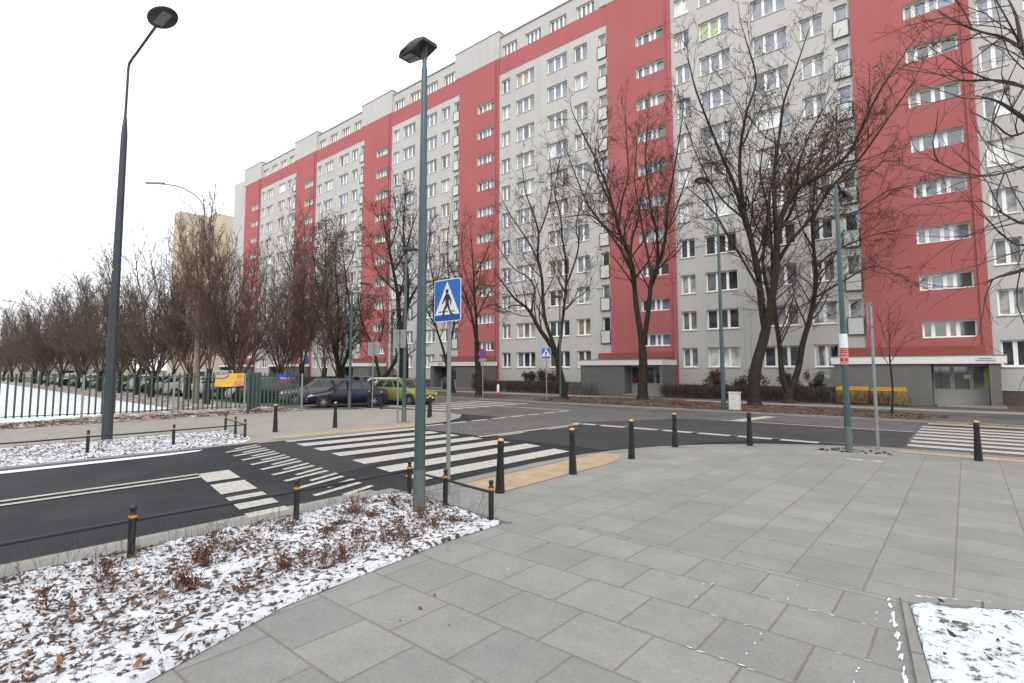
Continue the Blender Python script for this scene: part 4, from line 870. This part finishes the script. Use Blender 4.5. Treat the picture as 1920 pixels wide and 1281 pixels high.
# ---------------------------------------------------------------- green fence
green=pm('fence_green',(.045,.085,.068),.5,.15,5); fpost=pm('fence_post_pale',(.22,.30,.25),.6,.15,6)
FP=[(-28.6,-14),(-28.3,-10.8),(-28.0,-7.6),(-27.7,-4.4),(-27.2,-1.3),(-26.7,1.9),(-26.1,5.1),(-25.9,8.2),(-25.45,11.0),(-24.75,13.45)]
t=thing('metal_fence','green steel bar fence between the pavement opposite and the snowy lawn','fence',(FP[-1][0],FP[-1][1],0)); ox,oy=FP[-1]
for i,(x,y) in enumerate(FP):
    b=MB(); b.box(x-ox-.035,x-ox+.035,y-oy-.035,y-oy+.035,0,1.85); b.build('post',fpost,t)
for i in range(len(FP)-1):
    a=Vector((FP[i][0]-ox,FP[i][1]-oy,0)); c_=Vector((FP[i+1][0]-ox,FP[i+1][1]-oy,0)); d=(c_-a); L=d.length; u=d/L; w=Vector((-u.y,u.x,0))*.012; n=15; b=MB()
    for k in range(1,n):
        p=a+u*(L*k/n); q=u*.031
        v=[p-q-w,p+q-w,p+q+w,p-q+w]; b.add([(s.x,s.y,.28) for s in v]+[(s.x,s.y,1.9) for s in v],[(0,1,5,4),(1,2,6,5),(2,3,7,6),(3,0,4,7),(4,5,6,7)])
    for z in (.34,1.75): b.tube([a+u*.03+Vector((0,0,z)),c_-u*.03+Vector((0,0,z))],.022,4)
    b.build('panel',green,t)
# return fence and gate by the banner
t2=thing('metal_gate','green steel gate leaf folded back beside the yellow banner','gate',(-25.5,11.2,0))
for a,c_ in (((0,0),(-2.3,1.6)),):
    a=Vector((a[0],a[1],0));c_=Vector((c_[0],c_[1],0)); d=c_-a;L=d.length;u=d/L; b=MB()
    for k in range(0,13):
        p=a+u*(L*k/12); b.box(p.x-.022,p.x+.022,p.y-.022,p.y+.022,.15,1.9)
    b.tube([a+Vector((0,0,.3)),c_+Vector((0,0,.3))],.025,4); b.tube([a+Vector((0,0,1.75)),c_+Vector((0,0,1.75))],.025,4); b.build('panel',green,t2)
    b=MB(); b.box(-.05,.05,-.05,.05,0,2.0); b.build('post',green,t2)
# banner: flat printed sheet hung on the fence
def on_fence(i,f): 
    a=Vector(FP[i]+(0,)); c_=Vector(FP[i+1]+(0,)); return a.lerp(c_,f)
a=on_fence(7,.62)+Vector((.06,0,0)); c_=on_fence(8,.02)+Vector((.06,0,0)); a=on_fence(7,.55)+Vector((.06,0,0)); c_=on_fence(7,.97)+Vector((.06,0,0)); d=c_-a; L=d.length
ang=math.atan2(d.y,d.x)
t=thing('banner','yellow and orange advertising banner with purple curve hung on the green fence','banner',a,ang)
def sheet(nm,pts,y,m): b=MB(); n=len(pts); b.add([(p[0],y+.01*math.sin(p[0]*6),p[1]) for p in pts],[tuple(range(n))]); return b.build(nm,m,t,fix=False)
L=1.35*L/L*1.0 if False else L
sheet('sheet',[(0,1.3),(L*.25,1.27),(L*.5,1.27),(L*.75,1.28),(L,1.3),(L*1.02,1.88),(L*.5,1.88),(0,1.84)],0,pm('banner_yellow',(.80,.52,.08),.6,.12,2))
sheet('purple_curve',[(0,1.66),(L*.2,1.63),(L*.36,1.66),(L*.45,1.74),(L*.48,1.84),(0,1.84)],-.02,pm('banner_purple',(.22,.09,.28),.6,.1))
sheet('pale_field',[(L*.02,1.69),(L*.2,1.67),(L*.34,1.70),(L*.42,1.77),(L*.44,1.82),(L*.02,1.82)],-.03,pm('banner_pale',(.60,.50,.55),.6,.1))
sheet('orange_spot',[(L*.75,1.68),(L*.92,1.68),(L*.97,1.76),(L*.9,1.84),(L*.76,1.83)],-.02,pm('banner_orange',(.78,.30,.08),.6,.1))
sheet('pink_spot',[(L*.66,1.34),(L*.95,1.32),(L*.99,1.45),(L*.88,1.54),(L*.7,1.52)],-.02,pm('banner_pink',(.70,.22,.22),.6,.3,6))
# street name plate
a=on_fence(8,.55)+Vector((.06,0,0)); t=thing('street_name_plate','blue street name plate with a red lower band fixed on the green fence','sign',a,ang+R(6))
b=MB(); b.box(-.02,.95,-.03,-.01,1.53,1.83); b.build('plate',blue2,t); b=MB(); b.box(.08,.95,-.034,-.01,1.43,1.528); b.build('red_band',redm,t)
text_mesh('Wrzeciono',.17,white,'lettering',t,(.47,-.036,1.63),(math.pi/2,0,0)); text_mesh('ul.',.09,white,'lettering',t,(.47,-.036,1.76),(math.pi/2,0,0))
# ---------------------------------------------------------------- cars
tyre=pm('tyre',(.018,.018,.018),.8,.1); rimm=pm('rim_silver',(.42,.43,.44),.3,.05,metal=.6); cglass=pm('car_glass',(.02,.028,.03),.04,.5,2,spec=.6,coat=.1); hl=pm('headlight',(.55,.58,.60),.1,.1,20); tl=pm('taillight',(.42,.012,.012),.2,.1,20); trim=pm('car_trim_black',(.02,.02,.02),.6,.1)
def paintm(n,c): return pm('car_paint_'+n,c,.32,.05,.8,coat=.25,spec=.35)
CK={'sedan':dict(L=4.25,Wd=.84,hood=.82,belt=.93,tr=.98,roof=1.43,gb=(-1.72,1.0),gr=(-1.05,.28),tail=-2.1),
    'hatch':dict(L=4.2,Wd=.87,hood=.86,belt=.98,tr=1.0,roof=1.48,gb=(-2.0,1.12),gr=(-1.35,.32),tail=-2.05),
    'wagon':dict(L=4.5,Wd=.87,hood=.88,belt=.98,tr=1.02,roof=1.50,gb=(-2.15,1.05),gr=(-1.8,.30),tail=-2.2),
    'van':dict(L=4.9,Wd=.95,hood=1.05,belt=1.1,tr=1.15,roof=1.95,gb=(-2.4,1.5),gr=(-2.3,.75),tail=-2.42)}
def car(kind,label,col,x,y,rz,grp='parked cars'):
    k=CK[kind]; L=k['L']; w=k['Wd']; pmx=paintm(*col)
    t=thing('parked_car',label,'car',(x,y,.0),rz,grp)
    bt=k['belt']; h=L/2
    st=[(-h,.42,.80*bt,.80),(-h+.05,.30,.93*k['tr'],.93),(-h+.3,.22,k['tr'],.985),(-1.2,.20,bt+.03,1),(-.2,.19,bt+.0,1),(.8,.19,bt-.0,1),(k['gb'][1]+.05,.19,bt-.03,.995),(h-.75,.2,k['hood']*.98,.975),(h-.3,.2,k['hood']*.92,.94),(h-.10,.22,k['hood']*.83,.87),(h,.28,k['hood']*.70,.76)]
    ring=lambda x_,zb,zt,s:[(x_,y_*w*s,z_) for y_,z_ in [(0,zb),(.84,zb),(.95,zb+.08),(.99,zb+(zt-zb)*.35),(1.0,zb+(zt-zb)*.58),(.975,zb+(zt-zb)*.80),(.92,zt-.035),(.84,zt),(0,zt+.02)]]+[(x_,-y_*w*s,z_) for y_,z_ in [(.84,zt),(.92,zt-.035),(.975,zb+(zt-zb)*.80),(1.0,zb+(zt-zb)*.58),(.99,zb+(zt-zb)*.35),(.95,zb+.08),(.84,zb)]]
    b=MB(); vs=[]; 
    for s in st: vs+=ring(*s)
    n=16; fs=[(i*n+j,i*n+(j+1)%n,(i+1)*n+(j+1)%n,(i+1)*n+j) for i in range(len(st)-1) for j in range(n)]+[tuple(range(n))[::-1],tuple(range((len(st)-1)*n,len(st)*n))]
    b.add(vs,fs)
    # cabin
    g0,g1=k['gb']; r0,r1=k['gr']; zr=k['roof']; zb=bt-.04; wb=w*.93; wr=w*.70
    base=[(g0,-wb),(g1,-wb*.93),(g1+.12,0),(g1,wb*.93),(g0,wb),(g0-.08,0)]
    roof=[(r0,-wr),(r1,-wr),(r1+.08,0),(r1,wr),(r0,wr),(r0-.05,0)]
    b.add([(p[0],p[1],zb) for p in base]+[(p[0],p[1],zr-.035) for p in roof]+[(p[0]*.93+(r0+r1)*.035,p[1]*.88,zr) for p in roof],
          [(i,(i+1)%6,6+(i+1)%6,6+i) for i in range(6)]+[(6+i,6+(i+1)%6,12+(i+1)%6,12+i) for i in range(6)]+[(12,13,14,15,16,17)])
    body=b.build('body',pmx,t,smooth=True)
    V=lambda p,z:Vector((p[0],p[1],z)); A=[V(p,zb) for p in base]; B=[V(p,zr-.035) for p in roof]
    def pane(b,a,c,d,e,u0,u1,v0,v1,off=.008):
        nrm=(c-a).cross(e-a).normalized(); 
        f=lambda u,v:(a.lerp(c,u)).lerp(e.lerp(d,u),v)+nrm*off
        b.quad(f(u0,v0),f(u1,v0),f(u1,v1),f(u0,v1))
    b=MB(); pane(b,A[1],A[2],B[2],B[1],.05,1,.06,.94); pane(b,A[2],A[3],B[3],B[2],0,.95,.06,.94); b.build('windscreen',cglass,t)
    b=MB(); pane(b,A[4],A[5],B[5],B[4],.08,1,.12,.92); pane(b,A[5],A[0],B[0],B[5],0,.92,.12,.92); b.build('rear_window',cglass,t)
    for sgn,(p,q,r_,s_) in ((1,(A[0],A[1],B[1],B[0])),(-1,(A[3],A[4],B[4],B[3]))):
        sp=[(.10,.34),(.37,.62),(.65,.90)] if kind!='van' else [(.62,.93)]
        for u0,u1 in sp:
            if sgn<0: u0,u1=1-u1,1-u0
            b=MB(); pane(b,p,q,r_,s_,u0,u1,.14,.90); b.build('side_window',cglass,t)
    wx=h*.62; 
    for sx in (-wx,wx):
        for sy in (-1,1):
            yy=sy*(w-.1); b=MB(); b.lathe([(.2,-.1),(.29,-.1),(.31,-.07),(.31,.07),(.29,.1),(.2,.1)],(0,0,0),20,'y'); wh=b.build('wheel',tyre,t,smooth=True); wh.location=(sx,yy,.31)
            b=MB(); b.lathe([(.20,.0),(.205,.085),(.185,.09)],(0,0,0),20,'y') 
            for q in range(6): a=q*math.pi/3; b.tube([(0,.092,0),(.17*math.cos(a),.096,.17*math.sin(a))],.028,4)
            r=b.build('rim',rimm,wh); r.rotation_euler=(0,0,0 if sy>0 else math.pi)
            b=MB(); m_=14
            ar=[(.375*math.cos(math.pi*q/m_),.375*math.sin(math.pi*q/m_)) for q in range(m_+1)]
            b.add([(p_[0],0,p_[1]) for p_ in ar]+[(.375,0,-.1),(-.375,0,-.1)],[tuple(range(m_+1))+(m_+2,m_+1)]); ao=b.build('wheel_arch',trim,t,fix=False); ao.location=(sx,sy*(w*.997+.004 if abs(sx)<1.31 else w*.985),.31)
    for sy in (-1,1):
        b=MB(); b.add([(h-.32,sy*w*.955,k['hood']*.80),(h-.08,sy*w*.86,k['hood']*.70),(h+.0,sy*w*.5,k['hood']*.64),(h-.02,sy*w*.5,k['hood']*.76),(h-.2,sy*w*.80,k['hood']*.86)],[(0,1,4),(1,2,3,4)])
        q=b.build('headlight',hl,t); q.location=(.012,sy*.012,.012)
        b=MB(); b.box(-h-.015,-h+.16,sy*w*.72-.13,sy*w*.72+.13,.66,.88); b.build('taillight',tl,t)
        b=MB(); b.lathe([(.02,-.06),(.07,-.05),(.085,0),(.07,.05),(.02,.06)],(k['gb'][1]-.25,sy*(w+.08),bt+.05),8,'y'); b.build('mirror',pmx,t)
    b=MB(); b.box(h-.03,h+.01,-w*.4,w*.4,.50,.58); b.box(h-.05,h+.006,-w*.5,w*.5,.26,.36); b.build('grille',trim,t)
    b=MB(); b.box(h+.012,h+.02,-.26,.26,.38,.48); b.box(-h-.03,-h-.015,-.26,.26,.48,.59); b.build('number_plate',white,t)
    b=MB(); b.box(-h*.8,h*.8,-w*.9,w*.9,.14,.24); b.build('underbody',trim,t)
    return t
aB=math.atan2(-1.94,-1.03)
car('sedan','dark blue sedan with silver wheels parked at the end of the green fence',('navy',(.006,.007,.026)),-26.15,16.95,aB)
car('hatch','lime green hatchback parked behind the corner lamp facing the crossing',('lime',(.20,.225,.06)),-25.5,20.3,R(8))
car('hatch','white hatchback just behind the lime green one',('white',(.62,.63,.64)),-29.6,22.6,R(22))
car('wagon','dark grey estate car parked directly behind the blue sedan',('grey',(.09,.09,.088)),-29.6,17.2,aB+.05)
car('wagon','dark estate with snowy pale roof seen above the blue sedan',('steel',(.16,.19,.22)),-36.5,25.0,R(12))
car('sedan','black sedan with pale roof seen above the grey estate',('black',(.02,.022,.025)),-41.5,25.2,R(12))
car('wagon','dark estate behind the street name plate',('black',(.02,.022,.025)),-32.8,16.4,aB+math.pi)
car('hatch','white car with red tail light behind the fence right of the gate',('white',(.62,.63,.64)),-35.9,16.6,aB)
names=[('dark car behind the yellow banner',('black',(.02,.022,.025)),'hatch'),('white estate car left of the yellow banner',('white',(.62,.63,.64)),'wagon'),('white van behind the old concrete lamp post',('white',(.62,.63,.64)),'van'),('silver car left of the white van',('silver',(.33,.34,.35)),'sedan'),('black car below the fan shaped tree near the tall dark lamp post',('black',(.02,.022,.025)),'wagon')]
for i,(lb,cc,kd) in enumerate(names): car(kd,lb,cc,-39.2-i*3.3,16.4,aB+(math.pi if i%2 else 0)+rnd.uniform(-.05,.05))
cl=[('white',('white',(.62,.63,.64))),('pale grey',('palegrey',(.3,.31,.31))),('dark',('black',(.02,.022,.025)))]
src=[o for o in C.objects if o.name.startswith('parked_car') and 'category' in o.keys()]
far=[]
for i in range(14):
    s=src[(i*3+6)%len(src)]; o=copy_tree(s); x=-55.9-i*3.4; o.location=(x,16.4,0); o.rotation_euler=(0,0,aB+rnd.uniform(-.06,.06)+(math.pi if i%3==0 else 0))
    cn,cc=cl[i%3]; m=paintm(*cc)
    for kk in kids(o):
        if kk.name.startswith('body') or kk.name.startswith('mirror'): kk.data=kk.data.copy(); kk.data.materials[0]=m
    o['label']='%s car, number %s in the far row receding left behind the snowy lawn, %d metres out'%(cn,ordn[i],int(-x)); 
    o['label']='%s parked car, %s from the right in the far row behind the snowy lawn'%(cn,ordn[i]); o['group']='cars in the far row behind the snowy lawn'
# ---------------------------------------------------------------- small street things
t=thing('utility_cabinet','white electrical cabinet on the leafy verge beside the curved lamp post','cabinet',(-8.55,26.95,0),R(3))
cabm=pm('cabinet_white',(.60,.61,.60),.5,.06,4)
b=MB(); b.box(-.24,.24,-.16,.16,.12,.92); b.build('body',cabm,t); b=MB(); b.box(-.27,.27,-.19,.19,.92,.97); b.build('lid',cabm,t)
b=MB(); b.box(-.22,.22,-.168,-.162,.42,.9); b.box(-.22,.22,-.168,-.162,.15,.27);b.box(-.22,.22,-.168,-.162,.285,.4); b.build('door',cabm,t); b=MB(); b.box(-.25,.25,-.17,.17,0,.12); b.build('base',cladm,t)
b=MB(); plate(b,[(-.08,.6),(0,.6),(-.02,.66),(.05,.68),(-.04,.64)],-.172,-.169); b.build('warning_mark',amber,t)
ybm=mixmat('grit_yellow',(.48,.28,.03),(.34,.19,.02),6.,.4,.6,rough=.6,c3=(.10,.05,.02),s3=5.,lo3=.58,hi3=.66,bump=.1)
for i,(x0,lb) in enumerate(((-5.9,'left of the two yellow grit boxes at the porch wall'),(-4.15,'right hand one of the two yellow grit boxes at the porch wall'))):
    t=thing('grit_box',lb,'grit box',(x0,37.1,0),0,'yellow grit boxes by the porch')
    b=MB(); b.add([(0,0,.1),(1.5,0,.1),(1.5,.7,.1),(0,.7,.1),(-.04,-.04,.82),(1.54,-.04,.82),(1.54,.74,.82),(-.04,.74,.82)],[(0,3,2,1),(0,1,5,4),(1,2,6,5),(2,3,7,6),(3,0,4,7),(4,5,6,7)]); b.build('body',ybm,t)
    b=MB(); b.add([(-.08,-.08,.82),(1.58,-.08,.82),(1.58,.78,.82),(-.08,.78,.82),(-.06,-.06,.88),(1.56,-.06,.88),(1.5,.76,1.04),(0,.76,1.04)],[(0,3,2,1),(0,1,5,4),(1,2,6,5),(2,3,7,6),(3,0,4,7),(4,5,6,7)]); b.build('lid',ybm,t)
t=thing('marker_post','short white marker post with red foot on the far footpath','marker post',G(934,745))
b=MB(); b.lathe([(.13,0),(.13,.12),(.11,.3),(.10,.35)],sides=10); b.build('foot',redm,t); b=MB(); b.lathe([(.10,.35),(.1,.85),(.05,.95)],sides=10); b.build('post',white,t,smooth=True)
t=thing('litter_bin','dark green litter bin in front of the porch with the red mailbox','bin',(-40.4,37.6,0))
b=MB(); b.lathe([(.26,.05),(.3,.1),(.32,.95),(.28,1.0)],sides=14); b.build('body',pm('bin_green',(.008,.05,.035),.4,.1),t,smooth=True); b=MB(); b.lathe([(.33,1.0),(.33,1.05),(.18,1.22),(.02,1.26)],sides=14); b.build('lid',pm('bin_green',0),t,smooth=True)
t=thing('grit_box','small yellow box left of the bare tree behind the blue sedan','grit box',(-47.5,34,0)); b=MB(); b.prism([(0,0),(1.1,0),(1.1,.7),(0,.7)],0,.9); b.build('body',ybm,t); b=MB(); b.prism([(-.05,-.05),(1.15,-.05),(1.15,.75),(-.05,.75)],.9,1.02); b.build('lid',ybm,t)
# ---------------------------------------------------------------- hedges and shrubs
hedgem=pm('hedge_twigs',(.075,.058,.047),.95,.3,6); hedgeg=pm('hedge_pale',(.16,.15,.14),.95,.3,6); leafd=pm('evergreen_leaf',(.022,.028,.016),.7,.5,12); leafr=pm('reddish_leaf',(.13,.045,.025),.8,.4,9)
def hedge(label,x0,x1,y,h,dens,m,dp=.75,core=True):
    t=thing('hedge',label,'hedge',((x0+x1)/2,y,0),0,'clipped leafless hedges along the block'); b=MB(); rn=random.Random(int(x0*7+99)); n=int((x1-x0)*dens); cx=(x0+x1)/2
    for i in range(n):
        x=rn.uniform(x0,x1)-cx; yy=rn.uniform(-dp/2,dp/2); z0=rn.uniform(0,h*.7); l=rn.uniform(.2,.5); d=Vector((rn.uniform(-.6,.6),rn.uniform(-.6,.6),1)).normalized()
        p=Vector((x,yy,z0)); q=p+d*l
        if q.z>h+rn.uniform(-.05,.06): q.z=h
        w=Vector((rn.uniform(-1,1),rn.uniform(-1,1),0)).normalized()*rn.uniform(.006,.016); b.quad(p-w,p+w,q+w*.6,q-w*.6)
    b.build('twigs',m,t,fix=False)
    if core:
        b=MB(); k=int((x1-x0)/.3)
        for i in range(k):
            xx=x0-cx+.1+(x1-x0-.2)*(i+.5)/k; b.tube([(xx,rn.uniform(-.1,.1),0),(xx+rn.uniform(-.15,.15),rn.uniform(-.2,.2),h*.8)],.02,4)
        b.build('stems',bark,t)
    return t
hedge('long dark clipped hedge below the windows behind the pale barked tree',-31.5,-24.6,36.6,1.15,520,hedgem)
hedge('pale twiggy hedge section in front of the left wall of the middle porch',-24.4,-21.6,36.4,1.15,420,hedgeg,core=True)
hedge('dark clipped hedge right of the middle porch behind the white cabinet',-16.9,-6.2,37.2,1.05,560,hedgem)
hedge('clipped hedge at the right edge beside the right hand porch',2.4,9,37.2,1.0,420,hedgem)
hedge('thin leafless hedge standing in front of the yellow grit boxes',-6.1,-3.3,36.5,.85,190,hedgem,core=False)
hedge('low sparse shrub row between the grit boxes and the porch door',-3.6,-2.2,36.6,.8,160,hedgeg,core=False)
hedge('far dark hedge left of the red mailbox porch',-53.5,-44,36.8,1.2,320,hedgem)
hedge('hedge right of the porch with the red mailbox',-35.6,-31.9,36.7,1.15,460,hedgem)
hedge('farthest hedge along the left part of the block',-72,-62,36.8,1.2,220,hedgem)
def shrub(label,x,y,h,r,m1,m2,seed,n=1500,f=.25):
    t=thing('shrub',label,'shrub',(x,y,0),0,'leafy shrubs below the windows'); rn=random.Random(seed); a=MB(); c=MB(); s=MB()
    cl_=[(rn.gauss(0,r*.45),rn.gauss(0,r*.35),rn.uniform(h*.3,h*.92)) for _ in range(14)]
    for i in range(n):
        q=rn.choice(cl_); p=Vector((q[0]+rn.gauss(0,r*.2),q[1]+rn.gauss(0,r*.2),max(.1,q[2]+rn.gauss(0,h*.10))))
        u=Vector((rn.uniform(-1,1),rn.uniform(-1,1),rn.uniform(-.6,1))).normalized()*rn.uniform(.05,.1); w=u.orthogonal().normalized()*rn.uniform(.02,.04)
        (c if rn.random()<f else a).quad(p-u,p-w,p+u,p+w)
    for q in cl_: s.tube([(q[0]*.15,q[1]*.15,0),(q[0]*.6,q[1]*.6,q[2]*.5),q],[.03,.02,.01],4)
    a.build('leaves',m1,t,fix=False); 
    if f: c.build('red_leaves',m2,t,fix=False)
    s.build('stems',bark,t)
for i,(x,h,r,lb,f) in enumerate([(-30.3,1.75,.8,'dark evergreen shrub farthest left below the ground floor windows',.1),(-28.7,1.9,.8,'dark shrub with reddish leaves left of the small crossing sign',.35),(-27.3,1.95,.75,'dark evergreen shrub right behind the small crossing sign',.1),(-13.5,1.9,.75,'reddish brown shrub left of the curved lamp post',.6),(-11.3,1.95,.75,'dark green shrub just right of the curved lamp post',.2),(-8.9,1.9,.7,'dark shrub behind the wide forked tree trunk',.05),(-7.3,1.8,.6,'dark shrub between the twin trunks of the hedge tree',.05),(-50,2.0,1.2,'dark brown bush far left behind the parked cars',.5),(-36.5,1.6,1.1,'reddish brush behind the green car',.7)]):
    shrub(lb,x,38.6,h,r,leafd,leafr,50+i,f=f)
# ---------------------------------------------------------------- leaf litter and dry stems
leafm=pm('dead_leaf',(.125,.062,.038),.85,.5,14); leafm2=pm('dead_leaf_dark',(.055,.026,.018),.9,.4,14); leafm3=pm('dead_leaf_light',(.22,.115,.058),.8,.4,14); stemm=pm('dry_stem',(.13,.10,.08),.9,.3,10); redst=pm('dry_red_plant',(.13,.062,.035),.9,.4,10)
def litter(name,label,poly,n,s0,s1,z,mats,wts,rn,clump=0.,flat=.5,edge=None):
    f=pip(poly); xs=[p[0] for p in poly]; ys=[p[1] for p in poly]; b=MB(); k=0; tries=0
    while k<n and tries<n*20:
        tries+=1; x=rn.uniform(min(xs),max(xs)); y=rn.uniform(min(ys),max(ys))
        if not f(x,y): continue
        if clump and noise.noise(Vector((x*1.6,y*1.6,3)))<rn.uniform(-.4,clump): continue
        if edge and x>edge(y) and rn.random()<.85: continue
        k+=1; s=rn.uniform(s0,s1); a=rn.random()*6.28; u=Vector((math.cos(a),math.sin(a),rn.uniform(-flat,flat)))*s; w=Vector((-math.sin(a),math.cos(a),rn.uniform(-flat,flat)))*s*rn.uniform(.3,.6); c=Vector((x,y,z+rn.uniform(.0,.04)+s*.3)); up=Vector((0,0,s*rn.uniform(.1,.5)))
        b.m=rn.choices(range(len(mats)),wts)[0]
        b.add([c-u+up,c-w*.9-u*.2,c+w-u*.1,c+u*.9+up*.6,c+w*.7+u*.4-up*.1,c-w*.6+u*.45],[(0,1,2),(1,5,4,2),(5,3,4)])
    o=b.build(name,mats,fix=False); tag(o,label,'leaves',kind='stuff'); return o
rn=random.Random(3)
litter('fallen_leaves','brown dead leaves lying in the snow of the near planting bed',nearbed,12500,.008,.034,.055,[leafm,leafm2,leafm3],[5,4,2],rn,.62,.6,lambda y:-4.95-.12*(y-3.5)*(1 if y<3.5 else -.1)-.12)
litter('fallen_leaves','larger curled tan brown leaves here and there in the near snowy bed',nearbed,420,.022,.05,.06,[leafm,leafm3],[3,2],rn,.3,.9)
litter('fallen_leaves','brown dead leaves in the snowy bed across the side street',farbed,6500,.015,.045,.05,[leafm,leafm2,leafm3],[4,4,1],rn,.3)
litter('fallen_leaves','sparse brown leaves in the snowy corner bed at the lower right',rbed,1600,.008,.04,.05,[leafm2,leafm2,leafm],[4,3,1],rn,.3)
litter('fallen_leaves','red brown leaves covering the verge along the main street',leafbed,16000,.03,.08,.06,[leafm,leafm2,leafm3],[6,3,2],rn,.1)
litter('fallen_leaves','brown leaves strewn under the green fence',[(-28.2,-10),(-25.0,-10),(-25.0,13),(-24.3,13.6),(-27,13.8)],5200,.025,.07,.02,[leafm,leafm2,leafm3],[5,3,2],rn,.1)
litter('fallen_leaves','a few odd leaves scattered on the near pavement slabs',[(-5,2),(-1,2),(5,9),(5,16),(-5,13)],70,.01,.028,.012,[leafm,leafm2],[2,1],rn,0,.2)
# big curled leaves
def stems(name,label,poly,n,h0,h1,rn,m,clump=.0,r=.0022):
    f=pip(poly); xs=[p[0] for p in poly]; ys=[p[1] for p in poly]; b=MB(); k=0
    while k<n:
        x=rn.uniform(min(xs),max(xs)); y=rn.uniform(min(ys),max(ys))
        if not f(x,y): continue
        if clump and noise.noise(Vector((x*1.3,y*1.3,8)))<rn.uniform(-.3,clump): continue
        k+=1; h=rn.uniform(h0,h1); dx,dy=rn.gauss(0,.07),rn.gauss(0,.07)
        p=[(x,y,.02),(x+dx*.4,y+dy*.4,h*.5),(x+dx,y+dy,h)]; b.tube(p,[r,r*.8,r*.5],3,cap=False)
        for q in range(rn.randint(0,3)):
            t_=rn.uniform(.4,.95); c=Vector(p[0]).lerp(Vector(p[2]),t_); b.tube([c,c+Vector((rn.gauss(0,.04),rn.gauss(0,.04),rn.uniform(.03,.1)))],r*.5,3,cap=False)
    o=b.build(name,m,fix=False); tag(o,label,'dry stems',kind='stuff'); return o
stems('dry_stems','thin dry upright stems standing along the kerb side of the near bed',[(-7.15,-4),(-7.15,5.3),(-6.5,5.3),(-6.3,-4)],330,.18,.42,rn,stemm)
stems('dry_stems','thin dry stems spread over the near snowy bed',nearbed,300,.12,.38,rn,stemm,.2)
stems('dry_stems','dry twiggy stems beside the short side of the low barrier',[(-6.5,5.55),(-4.95,5.4),(-5.0,5.62),(-6.5,5.75)],30,.2,.4,rn,stemm)
b=MB(); f=pip(nearbed); k=0
spots=[(rn.uniform(-6.9,-5.1),rn.uniform(.2,5.2)) for _ in range(12)]+[(-5.9,3.55),(-5.35,2.75),(-5.5,3.05),(-6.3,4.5),(-5.5,4.35),(-5.75,4.9),(-6.5,3.4),(-6.1,2.3),(-5.2,3.9),(-6.7,2.6),(-5.0,2.2),(-4.95,4.0),(-6.4,1.5),(-5.3,4.75),(-5.75,3.9),(-5.3,5.1),(-6.6,5.1),(-5.15,3.3),(-6.0,1.0),(-5.6,1.9)]
for (cx,cy) in spots:
    hh=rn.uniform(.07,.22)
    for q in range(rn.randint(60,170)):
        a=rn.random()*6.28; rr_=abs(rn.gauss(0,.12)); z=rn.uniform(.03,hh); c=Vector((cx+rr_*math.cos(a)*(1.3-z/hh*.8),cy+rr_*math.sin(a)*(1.3-z/hh*.8),z+.03)); s=rn.uniform(.008,.024)
        u=Vector((rn.uniform(-1,1),rn.uniform(-1,1),rn.uniform(-1,1))).normalized()*s; w=u.orthogonal().normalized()*s*rn.uniform(.3,.7); b.quad(c-u,c-w,c+u,c+w)
    for q in range(10): b.tube([(cx+rn.gauss(0,.03),cy+rn.gauss(0,.03),.02),(cx+rn.gauss(0,.06),cy+rn.gauss(0,.06),hh+.05)],.0025,3,cap=False)
tag(b.build('dry_plant_tufts',redst,fix=False),'reddish brown withered perennial tufts in the near snowy bed','plants',kind='stuff')
stems('dry_stems','thin dry stems in the snowy bed across the side street',farbed,160,.2,.45,rn,stemm,r=.004)
# loose snow along joints and by the corner bed
b=MB()
def fleck(x,y,sx,sy,z=.022):
    n=7; zq=z+rn.uniform(0,.004); b.add([(x+sx*math.cos(6.283*k/n)*rn.uniform(.5,1.3),y+sy*math.sin(6.283*k/n)*rn.uniform(.5,1.3),zq) for k in range(n)],[tuple(range(n))])
for k in range(110):
  t_=rn.random()
  if math.sin(t_*31)+math.sin(t_*83)<.35: fleck(-.63+.38*t_+rn.gauss(0,.006),6.05-2.6*t_,.009,.045)
for k in range(40): t_=rn.random(); fleck(-.45+1.2*t_,6.3+.62*t_+rn.gauss(0,.006),.03,.008)
for k in range(16): fleck(rn.choice((-.68,-1.33,-.03,-1.98))+rn.gauss(0,.006),rn.uniform(4.1,5.9),.006,.02)
for k in range(30): fleck(rn.uniform(-1.8,-.5),rn.choice((4.7,5.35,4.05,3.4))+rn.gauss(0,.006),.025,.006)
for k in range(12): fleck(rn.uniform(-5,3),rn.uniform(3,15),rn.uniform(.006,.016),rn.uniform(.006,.016))
for k in range(16): fleck(-2.1+rn.gauss(0,.35),14.65+rn.gauss(0,.07),.07,.018,.0225)
tag(b.build('snow_flecks',snowm,fix=False),'thin flecks of snow left in the joints of the near pavement','snow',kind='stuff')
b=MB()
for k in range(14):
    x,y=rn.uniform(.1,1.8),rn.uniform(3.6,6.8)
    if pip(rbed)(x,y): a=rn.random()*3.1; l=rn.uniform(.08,.25); b.tube([(x,y,.08),(x+l*.5*math.cos(a)+.01,y+l*.5*math.sin(a),.095),(x+l*math.cos(a),y+l*math.sin(a),.085)],.006,4)
tag(b.build('fallen_twigs',bark,fix=False),'thin fallen twigs on the snowy corner bed','twigs',kind='stuff')
bpy.context.view_layer.update()
